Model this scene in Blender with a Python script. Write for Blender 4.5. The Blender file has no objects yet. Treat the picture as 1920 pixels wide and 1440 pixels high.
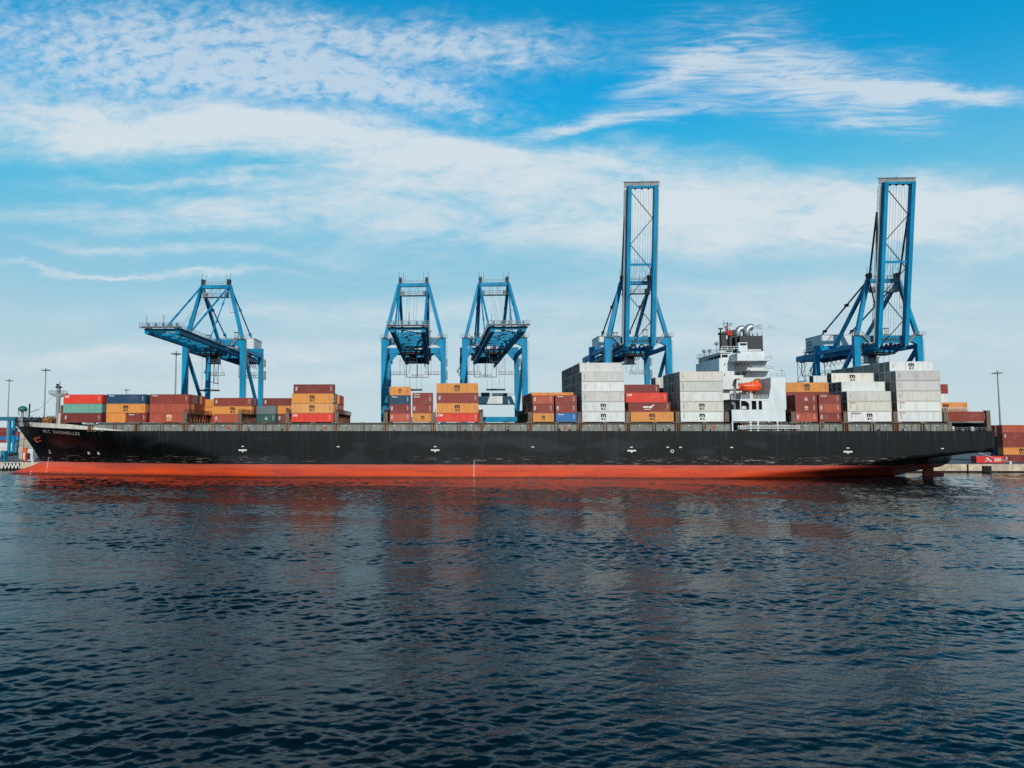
import bpy, math, random
from mathutils import Vector, Matrix, Euler
random.seed(7)
sc = bpy.context.scene
col = sc.collection

# ------------------------------------------------------------------ camera
F, PPX, PPY, CZ = 1300.0, 763.0, 720.0, 13.6
PITCH, YAW = math.atan(88 / 1300), math.radians(2.5)
cam = bpy.data.cameras.new('camera')
cam.sensor_width = 36.0
cam.lens = F / 1920 * 36
cam.shift_x = (960 - PPX) / 1920          # the picture is an off-centre crop
cam.clip_end = 20000
camo = bpy.data.objects.new('camera', cam)
camo.location = (0, 0, CZ)
camo.rotation_euler = (math.pi / 2 + PITCH, 0, YAW)
col.objects.link(camo)
sc.camera = camo

# ------------------------------------------------------------------ light
SUN_EL = math.radians(28)
SUN_AZ = math.radians(169)                # clockwise from +Y: behind the camera, to the right
sun = bpy.data.lights.new('sun', 'SUN')
sun.energy = 3.7
sun.angle = math.radians(0.5)
sun.color = (1.0, 0.95, 0.88)
suno = bpy.data.objects.new('sun', sun)
sd = Vector((math.sin(SUN_AZ) * math.cos(SUN_EL), math.cos(SUN_AZ) * math.cos(SUN_EL), math.sin(SUN_EL)))
suno.rotation_euler = sd.to_track_quat('Z', 'Y').to_euler()
suno.location = (200, -200, 200)
col.objects.link(suno)

sc.view_settings.view_transform = 'Standard'
sc.view_settings.look = 'None'
sc.view_settings.gamma = 1
sc.view_settings.exposure = 0.0
sc.cycles.use_denoising = False
sc.cycles.sample_clamp_indirect = 1.5
sc.cycles.caustics_reflective = False
sc.cycles.caustics_refractive = False
sc.cycles.max_bounces = 6
sc.cycles.volume_bounces = 0

def NT(nt):
    """small helper for node trees"""
    class T: pass
    t = T()
    def node(kind, **kw):
        n = nt.nodes.new(kind)
        for k, v in kw.items():
            setattr(n, k, v)
        return n
    def put(sock, v):
        if isinstance(v, bpy.types.NodeSocket):
            nt.links.new(v, sock)
        else:
            sock.default_value = v
    def m(op, a, b=None, c=None, clamp=False):
        n = node('ShaderNodeMath', operation=op, use_clamp=clamp)
        put(n.inputs[0], a)
        if b is not None: put(n.inputs[1], b)
        if c is not None: put(n.inputs[2], c)
        return n.outputs[0]
    def mix(f, a, b, blend='MIX'):
        n = node('ShaderNodeMix', data_type='RGBA', blend_type=blend)
        put(n.inputs[0], f)
        put(n.inputs[6], a if isinstance(a, bpy.types.NodeSocket) else (*a, 1) if len(a) == 3 else a)
        put(n.inputs[7], b if isinstance(b, bpy.types.NodeSocket) else (*b, 1) if len(b) == 3 else b)
        return n.outputs[2]
    def noise(vec, scale, detail=4, rough=0.55, dist=0.0):
        n = node('ShaderNodeTexNoise')
        if vec is not None: put(n.inputs['Vector'], vec)
        n.inputs['Scale'].default_value = scale
        n.inputs['Detail'].default_value = detail
        n.inputs['Roughness'].default_value = rough
        n.inputs['Distortion'].default_value = dist
        return n.outputs['Fac']
    def ramp(v, lo, hi):
        n = node('ShaderNodeMapRange', interpolation_type='SMOOTHSTEP')
        put(n.inputs[0], v)
        n.inputs[1].default_value = lo
        n.inputs[2].default_value = hi
        return n.outputs[0]
    def scale(vec, s, loc=(0, 0, 0), rot=(0, 0, 0)):
        n = node('ShaderNodeMapping')
        put(n.inputs[0], vec)
        n.inputs['Scale'].default_value = s
        n.inputs['Location'].default_value = loc
        n.inputs['Rotation'].default_value = rot
        return n.outputs[0]
    def comb(x, y, z=0.0):
        n = node('ShaderNodeCombineXYZ')
        put(n.inputs[0], x); put(n.inputs[1], y); put(n.inputs[2], z)
        return n.outputs[0]
    def sep(v):
        n = node('ShaderNodeSeparateXYZ'); put(n.inputs[0], v)
        return n.outputs
    t.node, t.put, t.m, t.mix, t.noise, t.ramp, t.scale, t.comb, t.sep, t.nt = node, put, m, mix, noise, ramp, scale, comb, sep, nt
    return t

# ------------------------------------------------------------------ sky (world): Nishita with a layer of high thin cloud
world = bpy.data.worlds.new('World')
sc.world = world
world.use_nodes = True
wt = world.node_tree
wt.nodes.clear()
t = NT(wt)
wout = t.node('ShaderNodeOutputWorld')
bg = t.node('ShaderNodeBackground')
bg.inputs[1].default_value = 0.1
sky = t.node('ShaderNodeTexSky', sky_type='NISHITA')
sky.sun_disc = False
sky.sun_elevation = SUN_EL
sky.sun_rotation = SUN_AZ
sky.altitude = 0
sky.air_density = 1.0
sky.dust_density = 0.6
sky.ozone_density = 2.5
dirv = t.node('ShaderNodeTexCoord').outputs['Generated']
dx, dy, dz = t.sep(dirv)
ay = t.m('MAXIMUM', t.m('ABSOLUTE', dy), 0.12)
U = t.m('MULTIPLY', t.m('DIVIDE', dx, ay), 1300.0)
U = t.m('ADD', U, 820.0)
V = t.m('MULTIPLY', t.m('DIVIDE', dz, ay), -1300.0)
V = t.m('ADD', V, 808.0)
P = t.comb(U, V)
# warp the coordinates so that the edges of the bands fray
w1 = t.noise(t.scale(P, (0.0022, 0.005, 1)), 1.0, 6, 0.6)
w2 = t.noise(t.scale(P, (0.0022, 0.005, 1), (7.3, 2.1, 0)), 1.0, 6, 0.6)
Uw = t.m('ADD', U, t.m('MULTIPLY', t.m('SUBTRACT', w1, 0.5), 420.0))
Vw = t.m('ADD', V, t.m('MULTIPLY', t.m('SUBTRACT', w2, 0.5), 190.0))

def blob(cx, cy, rx, ry, slope, amp):
    a = t.m('SUBTRACT', Uw, cx)
    b = t.m('SUBTRACT', t.m('SUBTRACT', Vw, cy), t.m('MULTIPLY', a, slope))
    a = t.m('DIVIDE', a, rx); b = t.m('DIVIDE', b, ry)
    d = t.m('ADD', t.m('MULTIPLY', a, a), t.m('MULTIPLY', b, b))
    return t.m('MULTIPLY', t.m('EXPONENT', t.m('MULTIPLY', d, -1.0)), amp)

def total(lst):
    s = lst[0]
    for x in lst[1:]:
        s = t.m('ADD', s, x)
    return s
soft = total([blob(250, 205, 520, 72, 0.09, 1.0), blob(760, 265, 420, 42, 0.08, 0.8),
              blob(1230, 385, 800, 78, 0.05, 0.95), blob(1800, 430, 420, 70, 0.1, 0.6),
              blob(300, 395, 420, 32, 0.03, 0.55), blob(250, 452, 330, 14, 0.05, 0.5),
              blob(240, 502, 300, 8, 0.02, 0.6), blob(960, 480, 900, 60, 0.0, 0.25), blob(300, 330, 260, 12, 0.02, 0.35), blob(700, 585, 900, 34, 0.02, 0.55), blob(1550, 560, 500, 40, 0.05, 0.45), blob(1500, 650, 800, 36, 0.0, 0.55), blob(250, 665, 700, 34, 0.0, 0.6), blob(700, 725, 900, 24, 0.0, 0.5)])
puff = total([blob(230, 55, 560, 120, 0.05, 1.1), blob(620, 130, 330, 50, 0.15, 0.7), blob(840, 48, 280, 38, 0.05, 0.9), blob(720, 150, 220, 35, 0.2, 0.5)])
wisp = total([blob(1480, 125, 300, 105, 0.12, 0.85), blob(1120, 222, 200, 24, -0.08, 0.95), blob(1740, 172, 230, 17, 0.05, 0.95),
              blob(1650, 215, 90, 50, 0.2, 0.45), blob(1310, 95, 180, 40, -0.5, 0.4)])
n_soft = t.noise(t.scale(P, (0.0035, 0.013, 1), (3, 1, 0), (0, 0, -0.06)), 1.0, 10, 0.66, 0.6)
n_puff = t.noise(t.scale(P, (0.026, 0.048, 1)), 1.0, 6, 0.62, 0.35)
n_soft = t.m('ADD', n_soft, t.m('MULTIPLY', t.m('SUBTRACT', n_puff, 0.5), 0.28))
n_wisp = t.noise(t.scale(P, (0.006, 0.045, 1), (1, 5, 0), (0, 0, 0.42)), 1.0, 8, 0.68, 1.2)
c_soft = t.ramp(t.m('MULTIPLY', soft, t.m('ADD', t.m('MULTIPLY', n_soft, 2.1), -0.1)), 0.1, 1.05)
c_puff = t.m('MULTIPLY', t.ramp(t.m('MULTIPLY', puff, t.m('SUBTRACT', t.m('MULTIPLY', n_puff, 2.2), 0.35)), 0.05, 1.15), 0.75)
c_wisp = t.m('MULTIPLY', t.ramp(t.m('MULTIPLY', wisp, t.m('SUBTRACT', t.m('MULTIPLY', n_wisp, 2.7), 0.5)), 0.12, 1.1), 0.85)
inv = t.m('MULTIPLY', t.m('MULTIPLY', t.m('SUBTRACT', 1.0, c_soft), t.m('SUBTRACT', 1.0, c_puff)), t.m('SUBTRACT', 1.0, c_wisp))
cloud = t.m('SUBTRACT', 1.0, inv, clamp=True)
cloud = t.m('MULTIPLY', cloud, 0.9)
cloud = t.m('MULTIPLY', cloud, t.ramp(dz, 0.0, 0.08))
skyc = t.mix(1.0, sky.outputs[0], (0.05, 1.66, 1.88), 'MULTIPLY')
skyc = t.mix(1.0, skyc, (0.6, 4.6, 7.4), 'DARKEN')
# pale moist air low over the water
low = t.m('MULTIPLY', t.ramp(dz, 0.44, -0.02), 0.97)
skyc = t.mix(low, skyc, (5.75, 6.9, 7.25))
skyc = t.mix(cloud, skyc, (7.1, 7.7, 8.1))
t.put(bg.inputs[0], skyc)
wt.links.new(bg.outputs[0], wout.inputs[0])

# ------------------------------------------------------------------ helpers
def right_up():
    R = Vector((math.cos(YAW), math.sin(YAW), 0)); G = Vector((-math.sin(YAW), math.cos(YAW), 0))
    return R, G * math.cos(PITCH) + Vector((0, 0, math.sin(PITCH))), -G * math.sin(PITCH) + Vector((0, 0, math.cos(PITCH)))
_R, _F, _U = right_up()
def at(px, py, Y):
    """photo pixel on the upright plane at distance Y -> (X, Z)"""
    d = _R * (px - PPX) + _F * F + _U * (PPY - py)
    k = Y / d.y
    return d.x * k, CZ + d.z * k
def ax(px, Y, py=790): return at(px, py, Y)[0]
def az(py, Y, px=960): return at(px, py, Y)[1]

def S(r, g, b, k=1.0):
    f = lambda c: ((c / 255 + 0.055) / 1.055) ** 2.4 if c > 10 else c / 255 / 12.92
    return (f(r) * k, f(g) * k, f(b) * k)

def wloc(o):
    v = Vector((0, 0, 0))
    while o is not None:
        v = v + o.location; o = o.parent
    return v

class MB:
    def __init__(s): s.v, s.f = [], []
    def add(s, vs, fs):
        n = len(s.v); s.v += [tuple(p) for p in vs]; s.f += [tuple(i + n for i in f) for f in fs]; return s
    def box(s, x0, x1, y0, y1, z0, z1):
        return s.add([(x0, y0, z0), (x1, y0, z0), (x1, y1, z0), (x0, y1, z0), (x0, y0, z1), (x1, y0, z1), (x1, y1, z1), (x0, y1, z1)],
                     [(3, 2, 1, 0), (4, 5, 6, 7), (0, 1, 5, 4), (1, 2, 6, 5), (2, 3, 7, 6), (3, 0, 4, 7)])
    def beam(s, p, q, w, h=None, up=(0, 0, 1)):
        p, q = Vector(p), Vector(q); h = h or w
        d = (q - p).normalized(); u = Vector(up)
        if abs(d.dot(u)) > 0.95: u = Vector((0, 1, 0))
        a = d.cross(u).normalized() * (w / 2); b = a.cross(d).normalized() * (h / 2)
        vs = [p - a - b, p + a - b, p + a + b, p - a + b, q - a - b, q + a - b, q + a + b, q - a + b]
        return s.add(vs, [(0, 1, 2, 3), (7, 6, 5, 4), (4, 5, 1, 0), (5, 6, 2, 1), (6, 7, 3, 2), (7, 4, 0, 3)])
    def cyl(s, p, q, r, n=8, r2=None, cap=True):
        p, q = Vector(p), Vector(q); r2 = r if r2 is None else r2
        d = (q - p).normalized(); u = Vector((0, 0, 1)) if abs(d.z) < 0.9 else Vector((1, 0, 0))
        a = d.cross(u).normalized(); b = d.cross(a)
        vs = []
        for i in range(n):
            c, e = math.cos(2 * math.pi * i / n), math.sin(2 * math.pi * i / n)
            vs += [p + (a * c + b * e) * r, q + (a * c + b * e) * r2]
        fs = [(2 * i, 2 * ((i + 1) % n), 2 * ((i + 1) % n) + 1, 2 * i + 1) for i in range(n)]
        if cap: fs += [tuple(2 * i for i in range(n))[::-1], tuple(2 * i + 1 for i in range(n))]
        return s.add(vs, fs)
    def tube(s, pts, rs, n=10):
        pts = [Vector(p) for p in pts]
        rings = []
        for i, p in enumerate(pts):
            d = (pts[min(i + 1, len(pts) - 1)] - pts[max(i - 1, 0)]).normalized()
            u = Vector((0, 1, 0)) if abs(d.y) < 0.9 else Vector((1, 0, 0))
            a = d.cross(u).normalized(); b = d.cross(a); r = rs[i] if isinstance(rs, (list, tuple)) else rs
            rings.append([p + (a * math.cos(2 * math.pi * k / n) + b * math.sin(2 * math.pi * k / n)) * r for k in range(n)])
        vs = [v for r in rings for v in r]; fs = []
        for i in range(len(rings) - 1):
            for k in range(n):
                fs.append((i * n + k, i * n + (k + 1) % n, (i + 1) * n + (k + 1) % n, (i + 1) * n + k))
        fs += [tuple(range(n))[::-1], tuple((len(rings) - 1) * n + k for k in range(n))]
        return s.add(vs, fs)
    def prism(s, poly, y0, y1):
        """polygon in X,Z pushed from y0 to y1"""
        n = len(poly)
        vs = [(x, y0, z) for x, z in poly] + [(x, y1, z) for x, z in poly]
        return s.add(vs, [tuple(range(n)), tuple(range(2 * n - 1, n - 1, -1))] + [((i + 1) % n, i, i + n, (i + 1) % n + n) for i in range(n)])
    def rail(s, pts, h=1.1, r=0.035, gap=2.0, bars=2):
        """hand rail through a list of points"""
        for p, q in zip(pts, pts[1:]):
            p, q = Vector(p), Vector(q); L = (q - p).length; n = max(1, int(round(L / gap)))
            for k in range(1, bars + 1):
                z = Vector((0, 0, h * k / bars)); s.beam(p + z, q + z, 2 * r)
            for i in range(n + 1):
                o = p.lerp(q, i / n); s.beam(o, o + Vector((0, 0, h)), 2 * r)
        return s
    def mesh(s, name, mat=None, off=(0, 0, 0), smooth=False):
        me = bpy.data.meshes.new(name)
        o = Vector(off)
        me.from_pydata([tuple(Vector(p) - o) for p in s.v], [], s.f)
        if mat is not None: me.materials.append(mat)
        if smooth: me.polygons.foreach_set('use_smooth', [True] * len(me.polygons))
        me.update()
        return me
    def build(s, name, mat, parent=None, smooth=False, loc=None):
        """world coordinates in, mesh object out (child of parent when given)"""
        off = wloc(parent) if parent is not None else Vector(loc or (0, 0, 0))
        o = bpy.data.objects.new(name, s.mesh(name, mat, off, smooth))
        col.objects.link(o)
        if parent is not None: o.parent = parent
        else: o.location = off
        return o

def thing(name, label, cat, loc, group=None):
    o = bpy.data.objects.new(name, None); col.objects.link(o); o.location = loc
    o.empty_display_size = 1
    return tag(o, label, cat, group)
def tag(o, label=None, cat=None, group=None, kind=None):
    if label: o['label'] = label
    if cat: o['category'] = cat
    if group: o['group'] = group
    if kind: o['kind'] = kind
    return o
def copy_tree(o, parent=None):
    c = o.copy(); col.objects.link(c); c.parent = parent
    for ch in list(o.children): copy_tree(ch, c)
    return c

def text_mesh(txt, size=1.0, bold=0.0):
    cu = bpy.data.curves.new('t', 'FONT'); cu.body = txt; cu.size = size; cu.offset = bold
    cu.align_x = 'CENTER'; cu.align_y = 'CENTER'; cu.resolution_u = 2
    ob = bpy.data.objects.new('t', cu); col.objects.link(ob)
    bpy.context.view_layer.update()
    me = bpy.data.meshes.new_from_object(ob.evaluated_get(bpy.context.evaluated_depsgraph_get()))
    bpy.data.objects.remove(ob); bpy.data.curves.remove(cu)
    vs = [tuple(v.co) for v in me.vertices]; fs = [tuple(p.vertices) for p in me.polygons]
    bpy.data.meshes.remove(me)
    return vs, fs

# ------------------------------------------------------------------ materials
def newmat(name):
    m = bpy.data.materials.new(name); m.use_nodes = True
    nt = m.node_tree; b = nt.nodes['Principled BSDF']
    return m, NT(nt), b
def paint(name, colr, rough=0.5, var=0.12, scale=0.6, metal=0.0, rust=0.0, stretch=(1, 1, 0.25), spec=0.4, bump=0.0):
    m, t, b = newmat(name)
    co = t.node('ShaderNodeTexCoord').outputs['Object']
    n = t.noise(t.scale(co, stretch), scale, 6, 0.6)
    dark = tuple(c * (1 - 2.2 * var) for c in colr); light = tuple(min(1, c * (1 + var)) for c in colr)
    c = t.mix(t.ramp(n, 0.3, 0.7), dark, light)
    if rust:
        n2 = t.noise(t.scale(co, (1.3, 1.3, 0.35), (5, 2, 9)), scale * 1.7, 8, 0.7)
        c = t.mix(t.m('MULTIPLY', t.ramp(n2, 0.52, 0.68), rust), c, S(120, 66, 30))
    t.put(b.inputs['Base Color'], c)
    b.inputs['Roughness'].default_value = rough
    b.inputs['Metallic'].default_value = metal
    b.inputs['Specular IOR Level'].default_value = spec
    if bump:
        bn = t.node('ShaderNodeBump'); bn.inputs['Distance'].default_value = bump; bn.inputs['Strength'].default_value = 0.6
        t.put(bn.inputs['Height'], n); t.put(b.inputs['Normal'], bn.outputs[0])
    return m
M = {}
M['blue'] = paint('crane blue paint', S(0, 128, 168), 0.5, 0.16, 0.3, rust=0.07, spec=0.15)
M['grey'] = paint('galvanised steel', S(130, 133, 132), 0.55, 0.12)
M['dark'] = paint('dark steel', S(34, 38, 42), 0.6, 0.2)
M['rope'] = paint('wire rope', S(70, 75, 80), 0.6, 0.1)
M['white'] = paint('white ship paint', S(200, 204, 204), 0.45, 0.05, 0.5, rust=0.12)
M['house'] = paint('machinery house sheet', S(196, 200, 200), 0.5, 0.07, 0.3, rust=0.08)
M['coaming'] = paint('grey deck paint with rust', S(120, 124, 116), 0.6, 0.16, 0.9, rust=0.55)
M['brown'] = paint('lashing steel brown', S(104, 92, 80), 0.7, 0.2, 0.8, rust=0.6)
M['rustbrown'] = paint('rusty brown steel', S(104, 62, 40), 0.8, 0.3, 0.9, rust=0.5)
M['orangerust'] = paint('orange rust', S(134, 92, 58), 0.8, 0.25, 1.2, rust=0.4)
M['black'] = paint('black funnel paint', S(36, 38, 40), 0.5, 0.2)
M['steel'] = paint('bright exhaust steel', S(158, 161, 163), 0.35, 0.08, 2.0, metal=0.6)
M['orange'] = paint('lifeboat orange', S(232, 84, 34), 0.4, 0.06)
M['glass'] = paint('dark window glass', S(18, 24, 30), 0.08, 0.1, spec=0.6)
M['redmark'] = paint('red mark paint', S(196, 44, 36), 0.5, 0.1)
M['print_white'] = paint('white print', S(206, 204, 198), 0.5, 0.04)
M['print_black'] = paint('black print', S(22, 22, 24), 0.5, 0.05)
M['print_cream'] = paint('cream print', S(226, 190, 140), 0.5, 0.05)
M['print_red'] = paint('red print', S(180, 60, 40), 0.5, 0.05)
M['yellow'] = paint('yellow print', S(222, 170, 70), 0.5, 0.1)
M['concrete'] = paint('quay concrete', S(196, 178, 156), 0.85, 0.16, 0.5, rust=0.35, stretch=(0.6, 0.6, 0.5), bump=0.05)
M['asphalt'] = paint('yard asphalt', S(84, 86, 90), 0.9, 0.15, 0.05, stretch=(1, 1, 1))
M['timber'] = paint('black tarred timber', S(30, 28, 26), 0.8, 0.3, 1.5)
M['green'] = paint('green tank paint', S(40, 98, 76), 0.4, 0.08)
M['beige'] = paint('bulwark grey white', S(208, 200, 188), 0.5, 0.1, 0.8, rust=0.2)
M['anchor'] = paint('rusty anchor', S(150, 74, 46), 0.8, 0.25, 1.0)
M['seam'] = paint('chalky seam', S(190, 104, 84), 0.8, 0.2, 1.0)
M['rudder'] = paint('rudder red', S(150, 52, 40), 0.6, 0.2, 0.6)
M['teal'] = paint('teal steel', S(30, 96, 112), 0.5, 0.1)

# container paint: colour from the object, streaks and rust from noise that differs for every box
m, t, b = newmat('container paint')
oi = t.node('ShaderNodeObjectInfo')
co = t.node('ShaderNodeTexCoord').outputs['Object']
off = t.comb(t.m('MULTIPLY', oi.outputs['Random'], 91.0), t.m('MULTIPLY', oi.outputs['Random'], 37.0), 0.0)
va = t.node('ShaderNodeVectorMath', operation='ADD'); t.put(va.inputs[0], co); t.put(va.inputs[1], off)
cv = va.outputs[0]
st = t.noise(t.scale(cv, (1.6, 1.6, 0.22)), 1.0, 6, 0.65)
pa = t.noise(cv, 0.35, 4, 0.6)
ru = t.noise(t.scale(cv, (1, 1, 0.5)), 1.1, 8, 0.72)
c0 = oi.outputs['Color']
cdark = t.mix(1.0, c0, (0.66, 0.62, 0.6), 'MULTIPLY')
c = t.mix(t.m('MULTIPLY', t.ramp(st, 0.42, 0.72), 0.75), c0, cdark)
cl = t.mix(0.2, c0, (0.46, 0.36, 0.27))
c = t.mix(t.m('MULTIPLY', t.ramp(pa, 0.5, 0.75), 0.5), c, cl)
c = t.mix(t.m('MULTIPLY', t.ramp(ru, 0.62, 0.72), 0.55), c, S(104, 58, 34))
# dirt gathers along the bottom rail
zz = t.sep(co)[2]
edge = t.m('MULTIPLY', t.ramp(t.m('ADD', zz, t.m('MULTIPLY', st, 0.7)), 0.75, 0.25), 0.5)
c = t.mix(edge, c, S(96, 74, 58))
t.put(b.inputs['Base Color'], c)
b.inputs['Roughness'].default_value = 0.55
M['container'] = m
# ship hull: black topsides, red below the load line, streaks and scrapes
m, t, b = newmat('ship hull paint')
co = t.node('ShaderNodeTexCoord').outputs['Object']
X, Y, Z = t.sep(co)
flat = t.comb(X, 0.0, Z)
wob = t.m('MULTIPLY', t.m('SUBTRACT', t.noise(t.scale(flat, (0.3, 1, 3.0)), 1.0, 8, 0.75), 0.5), 0.42)
zw = t.m('ADD', Z, wob)
isred = t.m('LESS_THAN', zw, 3.86)
stre = t.noise(t.scale(flat, (0.55, 1, 0.035)), 1.0, 6, 0.7)
stre2 = t.noise(t.scale(flat, (2.2, 1, 0.05), (4, 0, 3)), 1.0, 5, 0.7)
blk = t.mix(t.ramp(stre, 0.45, 0.75), S(11, 12, 12), S(23, 28, 31))
topfade = t.ramp(Z, 8.5, 13.6)
blk = t.mix(t.m('MULTIPLY', t.m('MULTIPLY', t.ramp(stre2, 0.56, 0.72), topfade), 0.55), blk, S(84, 96, 104))
# fender scrapes low on the black side, mostly amidships
scr = t.noise(t.scale(flat, (0.22, 1, 2.6), (2, 0, 8)), 1.0, 10, 0.75)
band = t.m('MULTIPLY', t.ramp(Z, 3.7, 4.3), t.ramp(Z, 7.0, 5.0))
patchy = t.ramp(t.noise(t.scale(flat, (0.03, 1, 0.1)), 1.0, 3, 0.5), 0.38, 0.58)
blk = t.mix(t.m('MULTIPLY', t.m('MULTIPLY', t.ramp(scr, 0.55, 0.6), band), t.m('MULTIPLY', patchy, 0.95)), blk, S(150, 128, 124))
rn = t.noise(t.scale(flat, (0.05, 1, 0.5)), 1.0, 6, 0.65)
red = t.mix(t.ramp(rn, 0.35, 0.68), S(210, 74, 30), S(178, 60, 40))
red = t.mix(t.m('MULTIPLY', t.ramp(Z, 2.0, 3.6), 0.55), red, S(168, 92, 82))
rs = t.noise(t.scale(flat, (0.06, 1, 2.2), (9, 0, 1)), 1.0, 8, 0.7)
red = t.mix(t.m('MULTIPLY', t.ramp(rs, 0.52, 0.66), 0.65), red, S(104, 46, 36))
red = t.mix(t.m('MULTIPLY', t.ramp(t.m('ADD', Z, t.m('MULTIPLY', rs, 0.9)), 1.35, 0.5), 0.85), red, S(46, 28, 22))
# plate seams, and rust runs below the deck edge
seam = t.m('LESS_THAN', t.m('FRACT', t.m('DIVIDE', Z, 2.45)), 0.03)
blk = t.mix(t.m('MULTIPLY', seam, 0.5), blk, S(8, 8, 9))
rr = t.noise(t.scale(flat, (1.1, 1, 0.04), (8, 0, 5)), 1.0, 5, 0.7)
blk = t.mix(t.m('MULTIPLY', t.m('MULTIPLY', t.ramp(rr, 0.6, 0.7), t.ramp(Z, 7.5, 13.4)), 0.6), blk, S(92, 58, 40))
rp = t.noise(t.scale(flat, (0.04, 1, 0.16), (5, 0, 2)), 1.0, 3, 0.5)
blk = t.mix(t.m('MULTIPLY', t.ramp(rp, 0.55, 0.62), 0.35), blk, S(44, 50, 56))
rst = t.noise(t.scale(flat, (0.9, 1, 0.12), (2, 0, 4)), 1.0, 6, 0.7)
red = t.mix(t.m('MULTIPLY', t.ramp(rst, 0.52, 0.68), 0.55), red, S(150, 80, 66))
t.put(b.inputs['Base Color'], t.mix(isred, blk, red))
b.inputs['Specular IOR Level'].default_value = 0.3
b.inputs['Roughness'].default_value = 0.34
bn = t.node('ShaderNodeBump'); bn.inputs['Distance'].default_value = 0.05; bn.inputs['Strength'].default_value = 0.35
plate = t.noise(t.scale(flat, (0.35, 1, 0.4)), 1.0, 3, 0.5)
t.put(bn.inputs['Height'], plate); t.put(b.inputs['Normal'], bn.outputs[0])
M['hull'] = m
# water
m, t, b = newmat('harbour water')
co = t.node('ShaderNodeTexCoord').outputs['Object']
b.inputs['Base Color'].default_value = (0.0008, 0.0042, 0.0062, 1)
b.inputs['Roughness'].default_value = 0.04
b.inputs['IOR'].default_value = 1.25
# the slope of the ripples is taken by fixed small steps, so that far water is as rough as near water
gust = t.m('ADD', t.m('MULTIPLY', t.noise(t.scale(co, (0.016, 0.03, 1), (1, 2, 0)), 1.0, 3, 0.5), 1.1), 0.45)
def height(v):                                  # only the fine ripples: the waves themselves are modelled
    b_ = t.noise(t.scale(v, (2.2, 3.6, 1), (3, 7, 0), (0, 0, -0.25)), 1.0, 4, 0.6, 0.5)
    return t.m('MULTIPLY', t.m("MULTIPLY", b_, 0.032), gust)
EPS = 0.04
def shifted(x, y):
    n = t.node('ShaderNodeVectorMath', operation='ADD'); t.put(n.inputs[0], co); n.inputs[1].default_value = (x, y, 0)
    return n.outputs[0]
h0, hx, hy = height(co), height(shifted(EPS, 0)), height(shifted(0, EPS))
sx = t.m('MULTIPLY', t.m('SUBTRACT', h0, hx), 0.6 / EPS)
sy = t.m('MULTIPLY', t.m('SUBTRACT', h0, hy), 1 / EPS)
nn = t.node('ShaderNodeVectorMath', operation='NORMALIZE'); geo = t.node('ShaderNodeNewGeometry')
na = t.node('ShaderNodeVectorMath', operation='ADD'); t.put(na.inputs[0], geo.outputs['Normal']); t.put(na.inputs[1], t.comb(sx, sy, 0.0))
t.put(nn.inputs[0], na.outputs[0])
t.put(b.inputs['Normal'], nn.outputs[0])
M['water'] = m

# ------------------------------------------------------------------ setting: water, quay, yard
YS, YC, YF = 202.0, 218.1, 234.2      # ship: near side, centre line, far side
YQ, ZQ = 236.6, 2.6                   # quay face and its top
tag(MB().add([(-6000, -600, -0.7), (6000, -600, -0.7), (6000, 4000, -0.7), (-6000, 4000, -0.7)], [(0, 1, 2, 3)]).build('open_water', M['water']), kind='structure')
import numpy as np
def wave_mesh(nr=1280, nc=930):
    Yr = 14.0 * (238.0 / 14.0) ** np.linspace(0, 1, nr)
    f = np.linspace(0, 1, nc)[None, :]
    Yg = np.repeat(Yr[:, None], nc, 1)
    x0, x1 = -0.70 * Yr - 22, 0.92 * Yr + 26
    Xg = x0[:, None] + (x1 - x0)[:, None] * f
    cell = np.maximum((x1 - x0) / nc, np.gradient(Yr))[:, None]
    rg = np.random.default_rng(5); Z = np.zeros_like(Xg); K = 110
    for i in range(K):
        lam = 0.26 * (3.6 / 0.26) ** rg.random()
        th = math.radians(-78) + rg.normal(0, 0.48)
        k = 2 * math.pi / lam
        amp = WSL / k * (1.4 if lam < 1.0 else 1.1 if lam < 2.4 else 0.75)
        fade = np.clip((lam / cell - 2.0) / 1.4, 0, 1) * (1 + 0.4 * np.clip((Yg - 60) / 120, 0, 1))
        ph = k * (math.cos(th) * Xg + math.sin(th) * Yg) + rg.random() * 6.283
        Z += amp * fade * (np.sin(ph) + 0.22 * np.cos(2 * ph))
    gust = np.zeros_like(Xg)                     # wind patches and slicks of many sizes
    for i in range(16):
        lam = 9.0 * (90 / 9.0) ** rg.random(); th = rg.random() * 6.283
        gust += np.sin(2 * math.pi / lam * (math.cos(th) * Xg * 0.6 + math.sin(th) * Yg) + rg.random() * 6.283)
    gust = np.clip(0.95 + 0.16 * gust, 0.3, 1.7)
    Z *= gust
    v = np.stack([Xg, Yg, Z], -1).reshape(-1, 3).astype(np.float32)
    idx = np.arange(nr * nc).reshape(nr, nc)
    q = np.stack([idx[:-1, :-1], idx[:-1, 1:], idx[1:, 1:], idx[1:, :-1]], -1).reshape(-1, 4).astype(np.int32)
    me = bpy.data.meshes.new('harbour_water')
    me.vertices.add(len(v)); me.vertices.foreach_set('co', v.ravel())
    me.loops.add(q.size); me.loops.foreach_set('vertex_index', q.ravel())
    me.polygons.add(len(q)); me.polygons.foreach_set('loop_start', np.arange(0, q.size, 4, dtype=np.int32))
    me.polygons.foreach_set('use_smooth', np.ones(len(q), dtype=bool))
    me.materials.append(M['water']); me.update(calc_edges=True)
    return me
WSL = 0.0160
wo = bpy.data.objects.new('harbour_water', wave_mesh()); col.objects.link(wo); tag(wo, kind='structure')
tag(MB().add([(-9000, YQ + 0.9, ZQ), (9000, YQ + 0.9, ZQ), (9000, 12000, ZQ), (-9000, 12000, ZQ)], [(0, 1, 2, 3)]).build('yard_ground', M['asphalt']), kind='structure')
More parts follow.
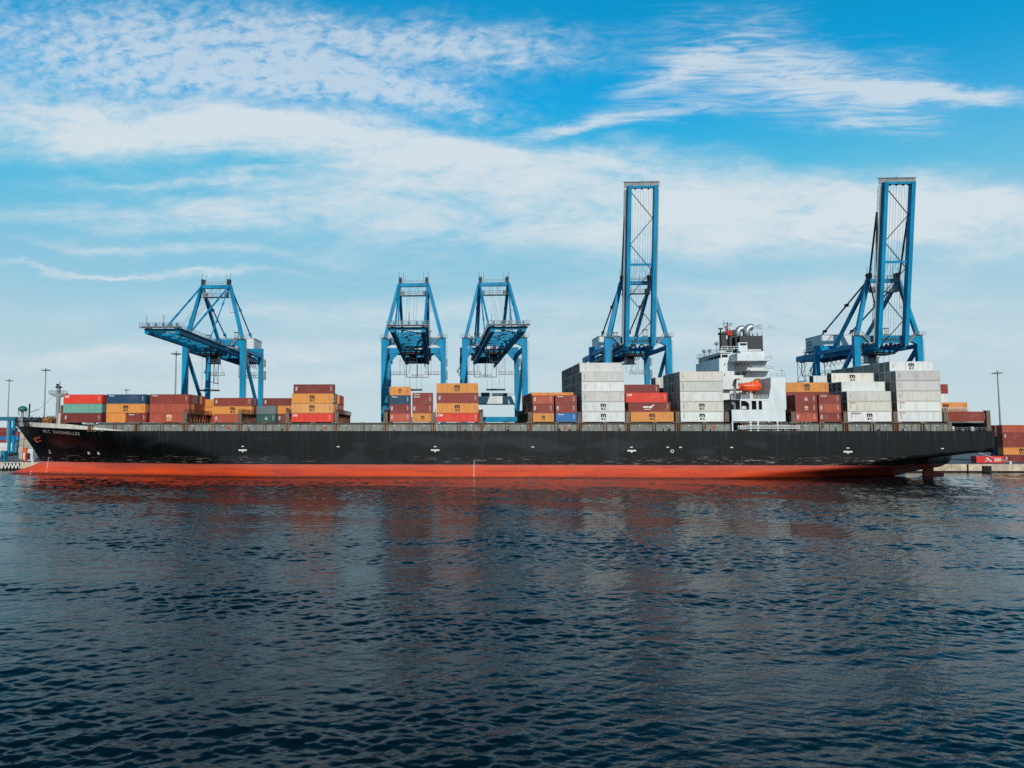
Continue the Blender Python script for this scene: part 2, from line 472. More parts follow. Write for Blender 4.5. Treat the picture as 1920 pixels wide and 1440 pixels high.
qw = tag(MB().box(-400, 400, YQ + 0.5, YQ + 0.9, -3, ZQ - 0.02).build('quay_wall', M['concrete']), kind='structure')
def quay_run(x0, x1):
    x = x0
    while x < x1:
        L = 9.6 + random.uniform(-0.4, 0.4)
        MB().box(x + 0.05, x + L - 0.05, YQ - 0.02 * random.random(), YQ + 0.48, 0.55, ZQ + 0.12).build('quay_panel', M['concrete'], qw)
        MB().box(x + 0.02, x + L - 0.02, YQ + 0.18, YQ + 0.46, -2, 0.5).build('quay_gap_shade', M['timber'], qw)  # black strip painting in the shaded gap under the panel overhang
        x += L
quay_run(-225, -112); quay_run(112, 222)
for k, px in enumerate((1814,)):
    X = ax(px, YQ, 878)
    tag(MB().box(X - 0.14, X + 0.14, YQ - 0.34, YQ - 0.04, -1.5, ZQ + 0.1).build('mooring_pile', M['timber'], loc=(X, YQ - 0.2, -1.5)), 'black timber pile against the pale quay wall behind the stern', 'pile', 'quay piles')
def fender(px, label):
    X = ax(px, YQ, 878)
    r = thing('quay_fender', label, 'fender', (X, YQ - 0.5, 0))
    MB().box(X - 1.3, X + 1.3, YQ - 0.5, YQ - 0.05, 0.1, 2.2).build('frame', M['rustbrown'], r)
    for i in range(3):
        MB().box(X - 1.2 + i * 0.85, X - 0.5 + i * 0.85, YQ - 0.75, YQ - 0.52, 0.2, 2.1).build('rubber_block', M['timber'], r)
fender(1849, 'dark rubber fender frame on the quay wall right of the stern')
# timber cross-braced fender at the left end of the quay
r = thing('timber_fender', 'black and white cross-braced timber fender on the quay left of the bow', 'fender', (ax(22, YQ, 870), YQ - 0.4, 0))
xa, xb = ax(5, YQ, 870), ax(38, YQ, 870)
MB().box(xa, xb, YQ - 0.34, YQ - 0.05, 0.6, 2.45).build('backing', M['timber'], r)
for i in range(5):
    x0 = xa + (xb - xa) * i / 5; x1 = xa + (xb - xa) * (i + 1) / 5
    MB().beam((x0, YQ - 0.45, 0.6), ((x0 + x1) / 2, YQ - 0.45, 2.4), 0.42, 0.1, (0, 1, 0)).build('brace', M['print_white'], r)
    MB().beam(((x0 + x1) / 2, YQ - 0.42, 2.4), (x1, YQ - 0.42, 0.6), 0.28, 0.1, (0, 1, 0)).build('brace', M['print_white'], r)

# ------------------------------------------------------------------ the ship
ship = thing('container_ship', 'long black container ship with red waterline moored along the whole quay', 'ship', (10, YC, 0))

def interp(v, tab):
    if v <= tab[0][0]: return tab[0][1]
    for (a, p), (b_, q) in zip(tab, tab[1:]):
        if v <= b_: return p + (q - p) * (v - a) / (b_ - a)
    return tab[-1][1]
STEM = [(-4, -131), (-2, -136.5), (-0.8, -138.2), (0, -137.3), (1, -134.6), (2, -131.2), (3, -128.6), (3.9, -127.0), (6, -128.3), (9, -130.4), (12, -132.8), (15.6, -135.6)]
ENTR = [(-4, 95), (0, 86), (4, 70), (8, 60), (13.6, 44), (15.6, 40)]
EXPO = [(-4, 1.15), (0, 1.2), (4, 1.45), (9, 1.75), (13.6, 2.4), (15.6, 2.6)]
STERN = [(-4, 128), (-1, 136), (0, 138.5), (1.2, 143), (2.0, 147.5), (2.7, 152.0), (4, 154.8), (6, 156.0), (7.6, 156.2), (14, 156.4)]
RUN = [(-4, 80), (0, 60), (2, 52), (4, 40), (5.3, 29), (6.6, 16), (7.6, 3.0), (8.2, 0.6), (14, 0.6)]
def sheer(X): return 13.6 + 1.75 * max(0.0, min(1.0, (-93 - X) / 42)) ** 1.15
def half(X, z):
    st, en = interp(z, STEM), interp(z, STERN)
    tt = max(0, min(1, (X - st) / interp(z, ENTR)))
    b1 = 1 - (1 - tt) ** interp(z, EXPO)
    b = 16.1 * b1
    if z < 3.4:
        bulb = 2.6 * math.sqrt(max(0, min(1, (X - st) / 9.0))) * max(0.0, min(1.0, (3.4 - z) / 2.2))
        b = max(b, bulb)
    ta = max(0, min(1, (en - X) / interp(z, RUN)))
    b2 = 1 - (1 - ta) ** 1.7
    if z >= 7.6: b2 = max(b2, 0.93)
    if z > 8: b2 = max(b2, 0.97)
    return min(b, 16.1 * b2)
ZL = [-3.5, -2, -1, -0.4, 0, 0.5, 1, 1.6, 2.2, 2.8, 3.3, 3.9, 4.4, 5, 5.7, 6.4, 7.0, 7.6, 8.2, 9, 10, 11, 12, 13, 1.0e9]
NS = 150
def hull_side(sign):
    mb = MB(); vs = []; fs = []
    for z0 in ZL:
        for k in range(NS + 1):
            s = k / NS
            s = 0.5 * (0.5 - 0.5 * math.cos(math.pi * s)) + 0.5 * s
            z = min(z0, 15.5)
            st, en = interp(z, STEM), interp(z, STERN)
            if z0 > 1e6:
                st, en = interp(15.35, STEM), 156.4
                X = st + (en - st) * s; z = sheer(X); 
                if k == 0: z = 15.35
            else:
                X = st + (en - st) * s
            vs.append((X, YC + sign * half(X, z), z))
    n = NS + 1
    for i in range(len(ZL) - 1):
        for k in range(NS):
            f = (i * n + k, i * n + k + 1, (i + 1) * n + k + 1, (i + 1) * n + k)
            fs.append(f if sign < 0 else f[::-1])
    return vs, fs
hm = MB()
vn, fn = hull_side(-1); vf, ff = hull_side(1)
hm.add(vn, fn); hm.add(vf, ff)
n = NS + 1
for i in range(len(ZL) - 1):                       # transom
    a, b_, c, d = vn[i * n + NS], vf[i * n + NS], vf[(i + 1) * n + NS], vn[(i + 1) * n + NS]
    hm.add([a, b_, c, d], [(0, 1, 2, 3)])
top = (len(ZL) - 1) * n
hull = hm.build('hull', M['hull'], ship, smooth=True)
dm = MB()                                           # weather deck
for k in range(NS):
    a, b_, c, d = vn[top + k], vn[top + k + 1], vf[top + k + 1], vf[top + k]
    z = Vector((0, 0, -0.25))
    dm.add([Vector(a) + z, Vector(b_) + z, Vector(c) + z, Vector(d) + z], [(0, 1, 2, 3)])
dm.build('deck', M['coaming'], ship)
# bulwark round the forecastle
for sign in (-1, 1):
    bm = MB(); ed = vn if sign < 0 else vf
    for k in range(NS):
        X0 = ed[top + k][0]; X1 = ed[top + k + 1][0]
        if X1 > -90: break
        for dyo in (0.0, 0.18):
            pts = []
            for q in (k, k + 1):
                p = Vector(ed[top + q]); h = 1.35 * max(0, min(1, (-92.5 - p.x) / 17)) ** 0.8
                inn = Vector((0.05, -sign * (dyo + 0.012), 0))
                pts.append((p + inn, p + inn + Vector((-0.25 * h, sign * 0.1 * h, h + 0.01))))
            f = [pts[0][0], pts[1][0], pts[1][1], pts[0][1]]
            bm.add(f, [(0, 1, 2, 3)])
            if dyo == 0.0: tp = (pts[0][1], pts[1][1])
            else: bm.add([tp[0], tp[1], pts[1][1], pts[0][1]], [(0, 1, 2, 3)])
    bm.build('bulwark', M['beige'], ship)

def on_hull(X, z, out=0.03):
    b_ = half(X, z); p = Vector((X, YC - b_, z))
    e = 0.3
    tx = Vector((2 * e, -(half(X + e, z) - half(X - e, z)), 0)).normalized()
    tz = Vector((0, -(half(X, z + e) - half(X, z - e)), 2 * e)).normalized()
    nrm = tx.cross(tz)
    if nrm.y > 0: nrm = -nrm
    return p + nrm.normalized() * out, tx, tz
def hull_px(px, py):
    """photo pixel -> point on the near hull side"""
    Y = YS
    for _ in range(25):
        X, Z = at(px, py, Y); Y = 0.5 * Y + 0.5 * (YC - half(X, Z))
    return at(px, py, Y)
def mark(name, px, py, verts, faces, mat, s=1.0, out=0.03):
    X, Z = hull_px(px, py); mb = MB(); vs = []
    for (u, w, *_) in verts:
        p, tx, tz = on_hull(X + u * s, Z + w * s, out); vs.append(p)
    mb.add(vs, faces)
    return mb.build(name, mat, hull)
# ship's name, one letter at a time along the flare
name = 'MSC DARDANELLES'
x0, y0, x1, y1 = 83, 808.5, 148, 813.5
for i, ch in enumerate(name):
    if ch == ' ': continue
    f = i / (len(name) - 1)
    v_, f_ = text_mesh(ch, 1.25, 0.035)
    v_ = [(a * 0.95 + 0.18 * b_, b_) for a, b_, *_ in v_]
    mark('name_letter', x0 + (x1 - x0) * f, y0 + (y1 - y0) * f, v_, f_, M['print_white'], 1.0, 0.05)
# tug push marks: a rounded bar with a small arrow below and a dash above
bar = [(-1.15, -0.22), (1.15, -0.22), (1.3, 0), (1.15, 0.22), (-1.15, 0.22), (-1.3, 0)]
for px, py in ((455, 844), (816, 844), (1184.5, 845), (1590, 847)):
    mark('tug_mark', px, py, bar, [tuple(range(6))], M['print_white'])
    mark('tug_mark_arrow', px, py + 2.6, [(-0.35, 0.2), (0, -0.3), (0.35, 0.2)], [(0, 1, 2)], M['print_white'])
dash = [(-0.38, -0.13), (0.38, -0.13), (0.38, 0.13), (-0.38, 0.13)]
for px, py in ((455, 837), (634, 837.5), (816, 837.5), (999, 838), (1184, 838.5), (1252, 838.5), (1276, 838.8), (1372, 839), (1590, 840), (1767, 841)):
    mark('hull_dash', px, py, dash, [(0, 1, 2, 3)], M['print_white'])
def ring(r0, r1, n=14):
    v_ = [(math.cos(a) * r, math.sin(a) * r) for a in [2 * math.pi * k / n for k in range(n)] for r in (r0, r1)]
    return v_, [(2 * k, 2 * k + 1, 2 * ((k + 1) % n) + 1, 2 * ((k + 1) % n)) for k in range(n)]
for px, py in ((166.5, 849.5), (184.8, 850)):       # bow thruster symbols
    v_, f_ = ring(0.16, 0.48); mark('thruster_mark', px, py, v_, f_, M['print_white'])
    mark('thruster_cross', px, py, [(-0.4, -0.1), (0.4, -0.1), (0.4, 0.1), (-0.4, 0.1), (-0.1, -0.4), (0.1, -0.4), (0.1, 0.4), (-0.1, 0.4)], [(0, 1, 2, 3), (4, 5, 6, 7)], M['print_white'], 0.9, 0.05)
mark('bulb_mark', 93.5, 847, [(-0.5, -0.5), (0.55, -0.5), (0.55, -0.3), (-0.2, -0.3), (0.1, 0.2), (0.0, 0.6), (-0.3, 0.6), (-0.1, 0.15)], [(0, 1, 2, 3), (0, 3, 4, 7), (7, 4, 5, 6)], M['print_white'])
v_, f_ = ring(0.3, 0.48); mark('load_line_disc', 1260.5, 846, v_, f_, M['print_white'])
for px0, py0, px1, py1, nn in ((91, 859, 87.5, 884, 9), (889, 866, 888.5, 892, 8), (58, 884, 56, 896, 4)):
    for k in range(nn):
        f = k / (nn - 1)
        v_, f_ = text_mesh(str((k * 2 + 4) % 10), 0.62, 0.01)
        mark('draught_figure', px0 + (px1 - px0) * f, py0 + (py1 - py0) * f, [(a, b_) for a, b_, *_ in v_], f_, M['print_white'])
for px in (841, 973, 1078, 1343, 1150):                  # weld seams showing pale in the red
    mark('weld_seam', px, 884, [(-0.05, -1.6), (0.05, -1.6), (0.05, 1.6), (-0.05, 1.6)], [(0, 1, 2, 3)], M['seam'], 0.85, 0.02)
# anchor in its pocket
X, Z = hull_px(71, 824); p, tx, tz = on_hull(X, Z, 0.25)
am = MB(); o = p
am.beam(o + tx * 1.6 + tz * 1.0, o - tx * 0.8 - tz * 0.3, 0.45, 0.4)
am.beam(o - tx * 1.4 + tz * 0.5, o - tx * 0.1 - tz * 1.0, 0.7, 0.5)
am.beam(o - tx * 1.4 + tz * 0.5, o + tx * 0.3 + tz * 0.9, 0.5, 0.35)
am.beam(o - tx * 0.1 - tz * 1.0, o + tx * 1.3 - tz * 0.4, 0.5, 0.35)
am.build('anchor', M['anchor'], ship)
# rudder and propeller boss under the counter
xr0, xr1 = ax(1731, YC, 885), ax(1768, YC, 885)
MB().prism([(xr0, -3), (xr1 - 0.5, -3), (xr1, 0.9), (xr0 + 2.2, 1.7), (xr0, 1.8)], YC - 0.45, YC + 0.45).build('rudder', M['rudder'], ship)
MB().box(xr0 + 0.4, xr0 + 2.6, YC - 0.7, YC + 0.7, 1.5, 3.6).build('rudder_stock', M['rustbrown'], ship)
MB().cyl((136, YC, -1.0), (xr0 - 0.8, YC, -1.0), 1.1, 12, 0.7).build('propeller_boss', M['rustbrown'], ship)

# deck edge: coaming panels, pedestals, posts, hatch covers
BX = [-102.3, -88.3, -73.8, -57.4, -43.2, -28.6, -14.2, -0.1, 13.7, 27.8, 42.0, 55.8, 69.9, 83.9, 88.5, 102.4, 116.9, 130.7, 144.6]  # bay starts
YB = YS + 0.75
for i, (a, b_) in enumerate(zip(BX, BX[1:])):
    if a == 83.9: continue
    pn = MB().box(a + 0.06, b_ - 0.06, YB, YB + 0.25, 13.4, 15.62).build('coaming_panel', M['coaming'], ship)
    for k in range(1, 8):
        x = a + (b_ - a) * k / 8
        MB().box(x - 0.06, x + 0.06, YB - 0.16, YB - 0.002, 13.4, 15.1 + 0.4 * (k % 2)).build('stiffener', M['brown'] if (i * 3 + k) % 5 == 0 else M['coaming'], pn)
    MB().box(a + 0.1, b_ - 0.1, YB - 0.3, YB + 0.4, 15.63, 15.74).build('coaming_top', M['brown'], ship)
    MB().box(a + 0.9, b_ - 0.9, YB + 0.9, YF - 1.2, 14.6, 16.02).build('hatch_cover', M['dark'], ship)
    xm = (a + b_) / 2 - 0.5
    pd = MB().box(xm - 0.75, xm + 0.75, YB - 0.5, YB + 0.5, 15.76, 16.12).build('pedestal', M['brown'], ship)
    for s in (-0.4, 0.4):
        MB().box(xm + s - 0.13, xm + s + 0.13, YB - 0.45, YB - 0.17, 13.4, 15.62).build('post', M['brown'], pd)
    if i in (2, 4, 9, 12):
        v_, f_ = ring(0.0, 0.42); x = xm + 2.6 + (i % 3)
        lb = MB(); lb.add([(x + p_[0], YB - 0.22, 14.6 + p_[1]) for p_ in v_], f_); lb.build('life_ring', M['redmark'], pn)
    for k in range(3):
        x = a + 1.8 + 4.3 * k + random.uniform(-0.5, 0.5)
        MB().box(x - 0.2, x + 0.2, YB - 0.2, YB - 0.17, 15.0, 15.25).build('placard', M['yellow'] if k % 2 else M['print_white'], pn)
    for k in range(random.randint(2, 4)):                   # clutter on the side deck
        x = random.uniform(a + 1, b_ - 1); h = random.uniform(0.4, 0.9)
        MB().box(x - 0.25, x + 0.25, YS + 0.15, YS + 0.45, 13.5, 13.5 + h).build('deck_fitting', random.choice([M['grey'], M['rustbrown'], M['dark'], M['coaming']]), ship)
for a in BX[:-1]:
    if a in (83.9,): continue
    x = a - 0.9
    pd = MB().box(x - 1.35, x + 1.35, YB - 0.6, YB + 0.6, 15.78, 16.16).build('pedestal', M['brown'], ship)
    for s in (-0.55, 0.0, 0.55):
        MB().box(x + s - 0.14, x + s + 0.14, YB - 0.5, YB - 0.18, 13.4, 15.62).build('post', M['orangerust'] if s else M['rustbrown'], pd)
# lashing bridges in the gaps between the bays
def bridge(x, y0=YB, rows=12, h=2.9, far=True):
    lb = MB().box(x - 0.58, x + 0.58, y0 - 0.2, y0 + 0.35, 16.18, 16.2 + h).build('lashing_bridge', M['brown'], ship)
    if far:
        m1 = MB()
        m1.box(x - 0.5, x + 0.5, y0 + 0.5, YF - 1.2, 16.2 + h - 0.5, 16.2 + h - 0.25)
        m1.build('walkway', M['rustbrown'], lb)
        for k in range(1, rows + 1):
            y = y0 + k * 2.47
            if y > YF - 1: break
            MB().box(x - 0.3, x + 0.3, y - 0.14, y + 0.14, 16.04, 16.2 + h - 0.52).build('bridge_post', M['rustbrown'], lb)
        MB().rail([(x - 0.5, y0 + 0.6, 16.2 + h - 0.25), (x - 0.5, YF - 1.3, 16.2 + h - 0.25)], 1.1, 0.05, 1.3).rail([(x + 0.5, y0 + 0.6, 16.2 + h - 0.25), (x + 0.5, YF - 1.3, 16.2 + h - 0.25)], 1.1, 0.05, 1.3).build('hand_rail', M['rustbrown'], lb)
for a in BX:
    if a in (83.9, 88.5, -88.3, -102.3): continue
    bridge(a - 0.9)
bridge(70.0 + 12.9)
# ------------------------------------------------------------------ superstructure
def bxp(px0, px1, py0, py1, Y0, Y1):
    """box whose near face covers the pixel rectangle on plane Y0"""
    xa, zb = at(px0, py1, Y0); xb, za = at(px1, py0, Y0)
    return MB().box(xa, xb, Y0, Y1, zb, za)
Y1_, Y2_, Y3_ = YS + 0.5, 209.0, 211.0
W_ = M['white']
MB().box(84.2, 101.0, YS + 1.2, YF - 1, 13.4, 13.7).build('house_base', M['coaming'], ship)
ss = bxp(1355, 1440, 728, 808, Y3_ + 1.0, 226).build('accommodation_block', W_, ship)
# outer side screen with its openings
bxp(1372.5, 1472.5, 768, 790, Y1_, Y1_ + 0.4).build('side_screen', W_, ship)
sg = bxp(1388, 1444, 747.5, 751.5, Y1_, Y1_ + 0.4).build('screen_beam', W_, ship)
for a, b_ in ((1405.3, 1409.2), (1418.8, 1422.2), (1429.2, 1445)):
    bxp(a, b_, 751.6, 767.9, Y1_, Y1_ + 0.4).build('screen_post', W_, ship)
bxp(1388, 1389.2, 751.6, 767.9, Y1_, Y1_ + 0.3).build('screen_post', W_, ship)
# rounded corner of the big opening
xa, za = at(1405.2, 751.6, Y1_); r_ = 1.5
pts = [(xa, za)] + [(xa - r_ + r_ * math.cos(k * math.pi / 12), za - r_ + r_ * math.sin(k * math.pi / 12)) for k in range(7)]
MB().prism(pts[::-1], Y1_ + 0.02, Y1_ + 0.38).build('corner_plate', W_, ship)
# tall white side casing with slanted front edge
x0, z0 = at(1440.5, 767.9, Y1_); x1, z1 = at(1445, 708, Y1_); x2, _ = at(1472.5, 708, Y1_); xk, zk = at(1441, 747, Y1_); xs, zs = at(1445, 728, Y1_)
MB().prism([(x0 + 0.8, z0), (x2, z0), (x2, z1), (x1, z1), (xs, zs), (xk, zk)], Y1_ + 0.01, Y1_ + 9.5).build('engine_casing', W_, ship)
MB().rail([(x1, Y1_ + 0.3, z1), (x2, Y1_ + 0.3, z1)], 1.2, 0.03, 2).build('casing_rail', M['grey'], ship)
MB().cyl((x2 - 0.6, Y1_ + 0.6, z1), (x2 - 0.6, Y1_ + 0.6, z1 + 2.0), 0.06, 6).box(x2 - 0.95, x2 - 0.25, Y1_ + 0.4, Y1_ + 0.8, z1 + 2.0, z1 + 2.2).build('deck_lamp', M['grey'], ship)
# decks behind the screen
for py in (748.2, 768.5, 791):
    xa, z = at(1372.5, py, Y1_); xb, _ = at(1441, py, Y1_)
    MB().box(xa, xb, Y1_ + 0.42, Y3_ + 1, z - 0.25, z - 0.02).build('side_deck', M['grey'], ship)
# openings under the screen: white stanchions against the dark passage
for a, b_ in ((1372.5, 1374.5), (1406, 1409.3), (1420, 1423), (1441, 1443), (1457, 1459)):
    bxp(a, b_, 790.1, 808, Y1_ + 0.05, Y1_ + 0.35).build('stanchion', W_, ship)
bxp(1376, 1470, 790.3, 808, Y1_ + 3.5, Y1_ + 3.8).build('passage_wall', M['coaming'], ship)
for a, b_, c, d in ((1425, 1443, 793, 806, ), (1444, 1456, 795, 805), (1384, 1400, 797, 806)):
    bxp(a, b_, c, d, Y1_ + 0.9, Y1_ + 2.0).build('deck_locker', M['house'], ship)
# accommodation ladder stowed along the rail
xa, za = at(1387, 797.5, YS + 0.2); xb, zb = at(1499, 797.5, YS + 0.2)
gl = MB().box(xa, xb, YS - 0.05, YS + 0.15, za - 0.95, za - 0.82).box(xa, xb, YS - 0.05, YS + 0.15, za - 0.12, za).build('accommodation_ladder', W_, ship)
for k in range(56):
    x = xa + 0.1 + (xb - xa - 0.2) * k / 55
    MB().box(x - 0.06, x + 0.06, YS - 0.03, YS + 0.13, za - 0.815, za - 0.125).build('ladder_rung', W_, gl)
# main tower
fa, _ = at(1349, 700, Y2_); fb = ax(1369, Y2_, 700)
zt = az(672, Y2_, 1360)
zb_ = az(730, Y2_, 1360)
tw = MB().box(fa, fb + 1.2, Y2_, 227.5, zb_, zt).build('front_tower', W_, ship)
for (px, py) in ((1359, 683), (1358.6, 702.5)):
    bxp(px - 0.9, px + 0.9, py - 1.5, py + 1.5, Y2_ - 0.04, Y2_ - 0.005).build('porthole', M['glass'], tw)
for k in range(6):
    y = Y2_ + 2.2 + k * 2.7; z = zt - 3.0
    MB().box(fa - 0.03, fa - 0.005, y, y + 0.5, z - 0.6, z).build('porthole', M['glass'], tw)
bxp(1357, 1368, 730, 790, Y3_ - 0.2, Y3_ + 0.8).build('stair_trunk', W_, ship)
# upper house behind the tower
uh = bxp(1366, 1432, 673, 729, Y3_, 226).build('upper_house', W_, ship)
for a in (1380.5, 1391):
    bxp(a, a + 7.6, 697.5, 703.5, Y3_ - 0.05, Y3_ - 0.005).build('window', M['glass'], uh)
bxp(1371, 1379, 715.5, 719, Y3_ - 0.06, Y3_ - 0.005).build('name_board', M['redmark'], uh)
# wheelhouse with raked windows
z0 = zt; z1 = az(661.5, Y2_, 1360)
wh = MB().box(fa + 0.7, fb + 0.6, Y2_ + 0.4, 226.8, z0 + 0.01, z1).build('wheelhouse', W_, ship)
for k in range(7):
    y = Y2_ + 0.8 + k * 2.5
    MB().box(fa + 0.64, fa + 0.695, y, y + 2.1, z0 + 0.35, z1 - 0.5).build('window', M['glass'], wh)
MB().box(fa + 0.95, fb - 0.4, Y2_ + 0.34, Y2_ + 0.395, z0 + 0.35, z1 - 0.5).build('window', M['glass'], wh)
MB().box(fa + 0.2, fb + 0.9, Y2_ - 0.1, 227.3, z1 + 0.01, z1 + 0.2).build('wheelhouse_roof', W_, ship)
MB().rail([(fb + 0.8, Y2_, z1 + 0.2), (fa + 0.3, Y2_, z1 + 0.2), (fa + 0.3, 227, z1 + 0.2)], 1.1, 0.05, 1.6).build('roof_rail', W_, ship)
for yy, h in ((Y2_ + 4.0, 3.3), (Y2_ + 9.5, 1.8), (Y2_ + 14, 2.2)):
    d_ = MB().cyl((fa + 1, yy, z1 + 0.2), (fa + 1, yy, z1 + h - 0.5), 0.08, 6)
    d_.tube([(fa + 1, yy, z1 + h - 0.6), (fa + 1, yy, z1 + h - 0.4), (fa + 1, yy, z1 + h), (fa + 1, yy, z1 + h + 0.35), (fa + 1, yy, z1 + h + 0.5)], [0.2, 0.5, 0.62, 0.45, 0.1], 10)
    d_.build('satellite_dome', M['grey'], ship)
# bridge wing reaching out to the side, house above it
xa, zw0 = at(1378, 672.5, Y3_); xb, zw1 = at(1404, 659.5, Y3_)
wg = MB().prism([(xa - 1.5, zw0 - 1.7), (xb + 0.5, zw0 - 1.7), (xb + 0.5, zw0), (xa - 1.5, zw0)], Y3_ - 0.01, Y3_ - 6.0)
MB().box(xa - 2.2, xb, 204.2, Y3_ - 0.02, zw0 - 1.3, zw0 + 0.9).build('bridge_wing', W_, ship)
bxp(1389, 1433, 658.5, 672.9, Y3_ + 0.05, 224).build('chart_house', W_, ship)
bxp(1366.5, 1389, 662, 672.9, Y3_ + 1.6, 222).build('lower_bridge', M['house'], ship)
# aft deck overhangs with brackets
for (a, b_, c, d) in ((1405.5, 1447, 674, 676.2), (1406.5, 1449, 693, 695.2)):
    sl = bxp(a, b_, c, d, Y3_ - 3.2, 224).build('aft_deck', M['house'], ship)
    xa, z = at(a, c, Y3_ - 3.2); xb, _ = at(b_, c, Y3_ - 3.2)
    MB().rail([(xa, Y3_ - 3.1, z), (xb, Y3_ - 3.1, z), (xb, 220, z)], 1.05, 0.035, 1.6).build('deck_rail', W_, ship)
    xk, zk = at(b_ - 18, d, Y3_ - 0.3)
    MB().prism([(xk, zk), (xk, zk - 2.2), (xk + 1.4, zk - 1.2), (xk + 3.0, zk)], Y3_ - 0.3, Y3_ - 0.02).build('bracket', W_, ship)
# funnel with two bent exhausts
fn_ = bxp(1388, 1430, 629.5, 659, 213.0, 223).build('funnel', M['black'], ship)
bxp(1379.5, 1388, 631, 659, 214.5, 222).build('funnel_front', M['black'], ship)
bxp(1385, 1401, 642, 658.4, 211.6, 212.9).build('monkey_island_house', W_, ship)
bxp(1387.5, 1400, 643.5, 647.5, 211.52, 211.59).build('window', M['glass'], ship)
bxp(1402, 1427, 655, 657.5, 212.6, 212.95).build('funnel_step', W_, ship)
zf = az(629.5, 213, 1400)
for (px, r_, Yp, top_) in ((1382.5, 0.95, 216.5, 616.5), (1399.5, 1.08, 216.5, 614)):
    x = ax(px, Yp, 625); zt_ = az(top_, Yp, px)
    ptsl = [(x, Yp, zf - 0.5), (x, Yp, zt_ - 1.4)] + [(x + 1.5 - 1.5 * math.cos(a), Yp, zt_ - 1.4 + 1.5 * math.sin(a)) for a in [k * math.pi / 14 for k in range(1, 9)]]
    MB().tube(ptsl, [r_ * 1.0] * len(ptsl), 14).build('exhaust_pipe', M['steel'], ship, smooth=True)
for k in range(7):
    x = ax(1408 + 3 * k, 216, 628)
    MB().cyl((x, 215 + (k % 3), zf - 0.1), (x, 215 + (k % 3), zf + 0.5 + 0.5 * (k % 2)), 0.12, 6).build('vent_pipe', M['dark'], ship)
MB().rail([(ax(1404, 213.2, 629), 213.2, zf), (ax(1429, 213.2, 629), 213.2, zf)], 1.0, 0.03, 1.5).build('funnel_rail', M['grey'], ship)
# radar mast: two tapered legs, yoke, scanners, aerials
Ym = 217.0
mm = MB()
def P2(px, py, Y=Ym):
    a, b_ = at(px, py, Y); return (a, Y, b_)
p_ = [at(1351, 657, Ym), at(1364, 657, Ym), at(1358, 625, Ym), at(1350.5, 625, Ym)]
rm = MB().prism(p_, Ym - 0.8, Ym + 0.8).build('radar_mast', M['black'], ship)
p_ = [at(1366, 657, Ym), at(1379, 657, Ym), at(1377, 629, Ym), at(1366, 629, Ym)]
MB().prism(p_, Ym - 0.8, Ym + 0.8).build('mast_leg', M['black'], rm)
p_ = [at(1349, 627, Ym), at(1377, 629.2, Ym), at(1376, 619, Ym), at(1364, 620.5, Ym), at(1348, 624, Ym)]
MB().prism(p_, Ym - 1.1, Ym + 1.1).build('mast_yoke', M['black'], rm)
MB().cyl(P2(1364, 620), P2(1364, 603), 0.22, 8, 0.1).beam(P2(1357, 607), P2(1372, 607.5), 0.2).beam(P2(1359, 611.5), P2(1370, 611), 0.18).beam(P2(1356, 612), P2(1357.5, 600), 0.09).beam(P2(1371, 612), P2(1371.3, 605), 0.09).build('top_mast', M['dark'], rm)
MB().cyl(P2(1351, 624), P2(1351, 618), 0.2, 6).box(*[v for v in (at(1347.5, 616, Ym)[0], at(1355, 616, Ym)[0], Ym - 0.3, Ym + 0.3, at(1350, 617.5, Ym)[1], at(1350, 615, Ym)[1])]).build('radar_scanner', M['dark'], rm)
MB().cyl(P2(1361, 620), P2(1361, 614), 0.2, 6).box(*[v for v in (at(1358.5, 613, Ym)[0], at(1363.5, 613, Ym)[0], Ym - 0.3, Ym + 0.3, at(1350, 614.5, Ym)[1], at(1350, 612.5, Ym)[1])]).build('radar_scanner', M['redmark'], rm)
c_ = Vector(P2(1370, 617.5)); MB().tube([c_ + Vector((0, 0, k * 0.28 - 0.6)) for k in range(5)], [0.15, 0.5, 0.58, 0.45, 0.1], 10).build('mast_dome', W_, rm, smooth=True)
fl = MB(); a, b_ = at(1363, 621, 215.6); fl.add([(a, 215.6, b_), (a + 1.3, 215.3, b_ + 0.35), (a + 1.5, 215.6, b_ - 1.3), (a + 0.2, 215.8, b_ - 1.2)], [(0, 1, 2, 3)]).add([(a, 215.64, b_), (a + 1.3, 215.34, b_ + 0.35), (a + 1.5, 215.64, b_ - 1.3), (a + 0.2, 215.84, b_ - 1.2)], [(3, 2, 1, 0)])
tag(fl.build('signal_flag', M['redmark'], loc=(a, 215.6, b_)), 'small red signal flag flying at the black radar mast', 'flag')
MB().rail([P2(1353, 657, 212), P2(1388, 657, 212)], 1.2, 0.06, 1.6).build('bridge_top_rail', W_, ship)
for k in range(6):
    x, z = at(1348.5, 655 - 5 * k, 215); MB().beam((x - 0.3, 215, z), (x + 0.3, 215, z), 0.08).build('mast_rung', M['dark'], rm)
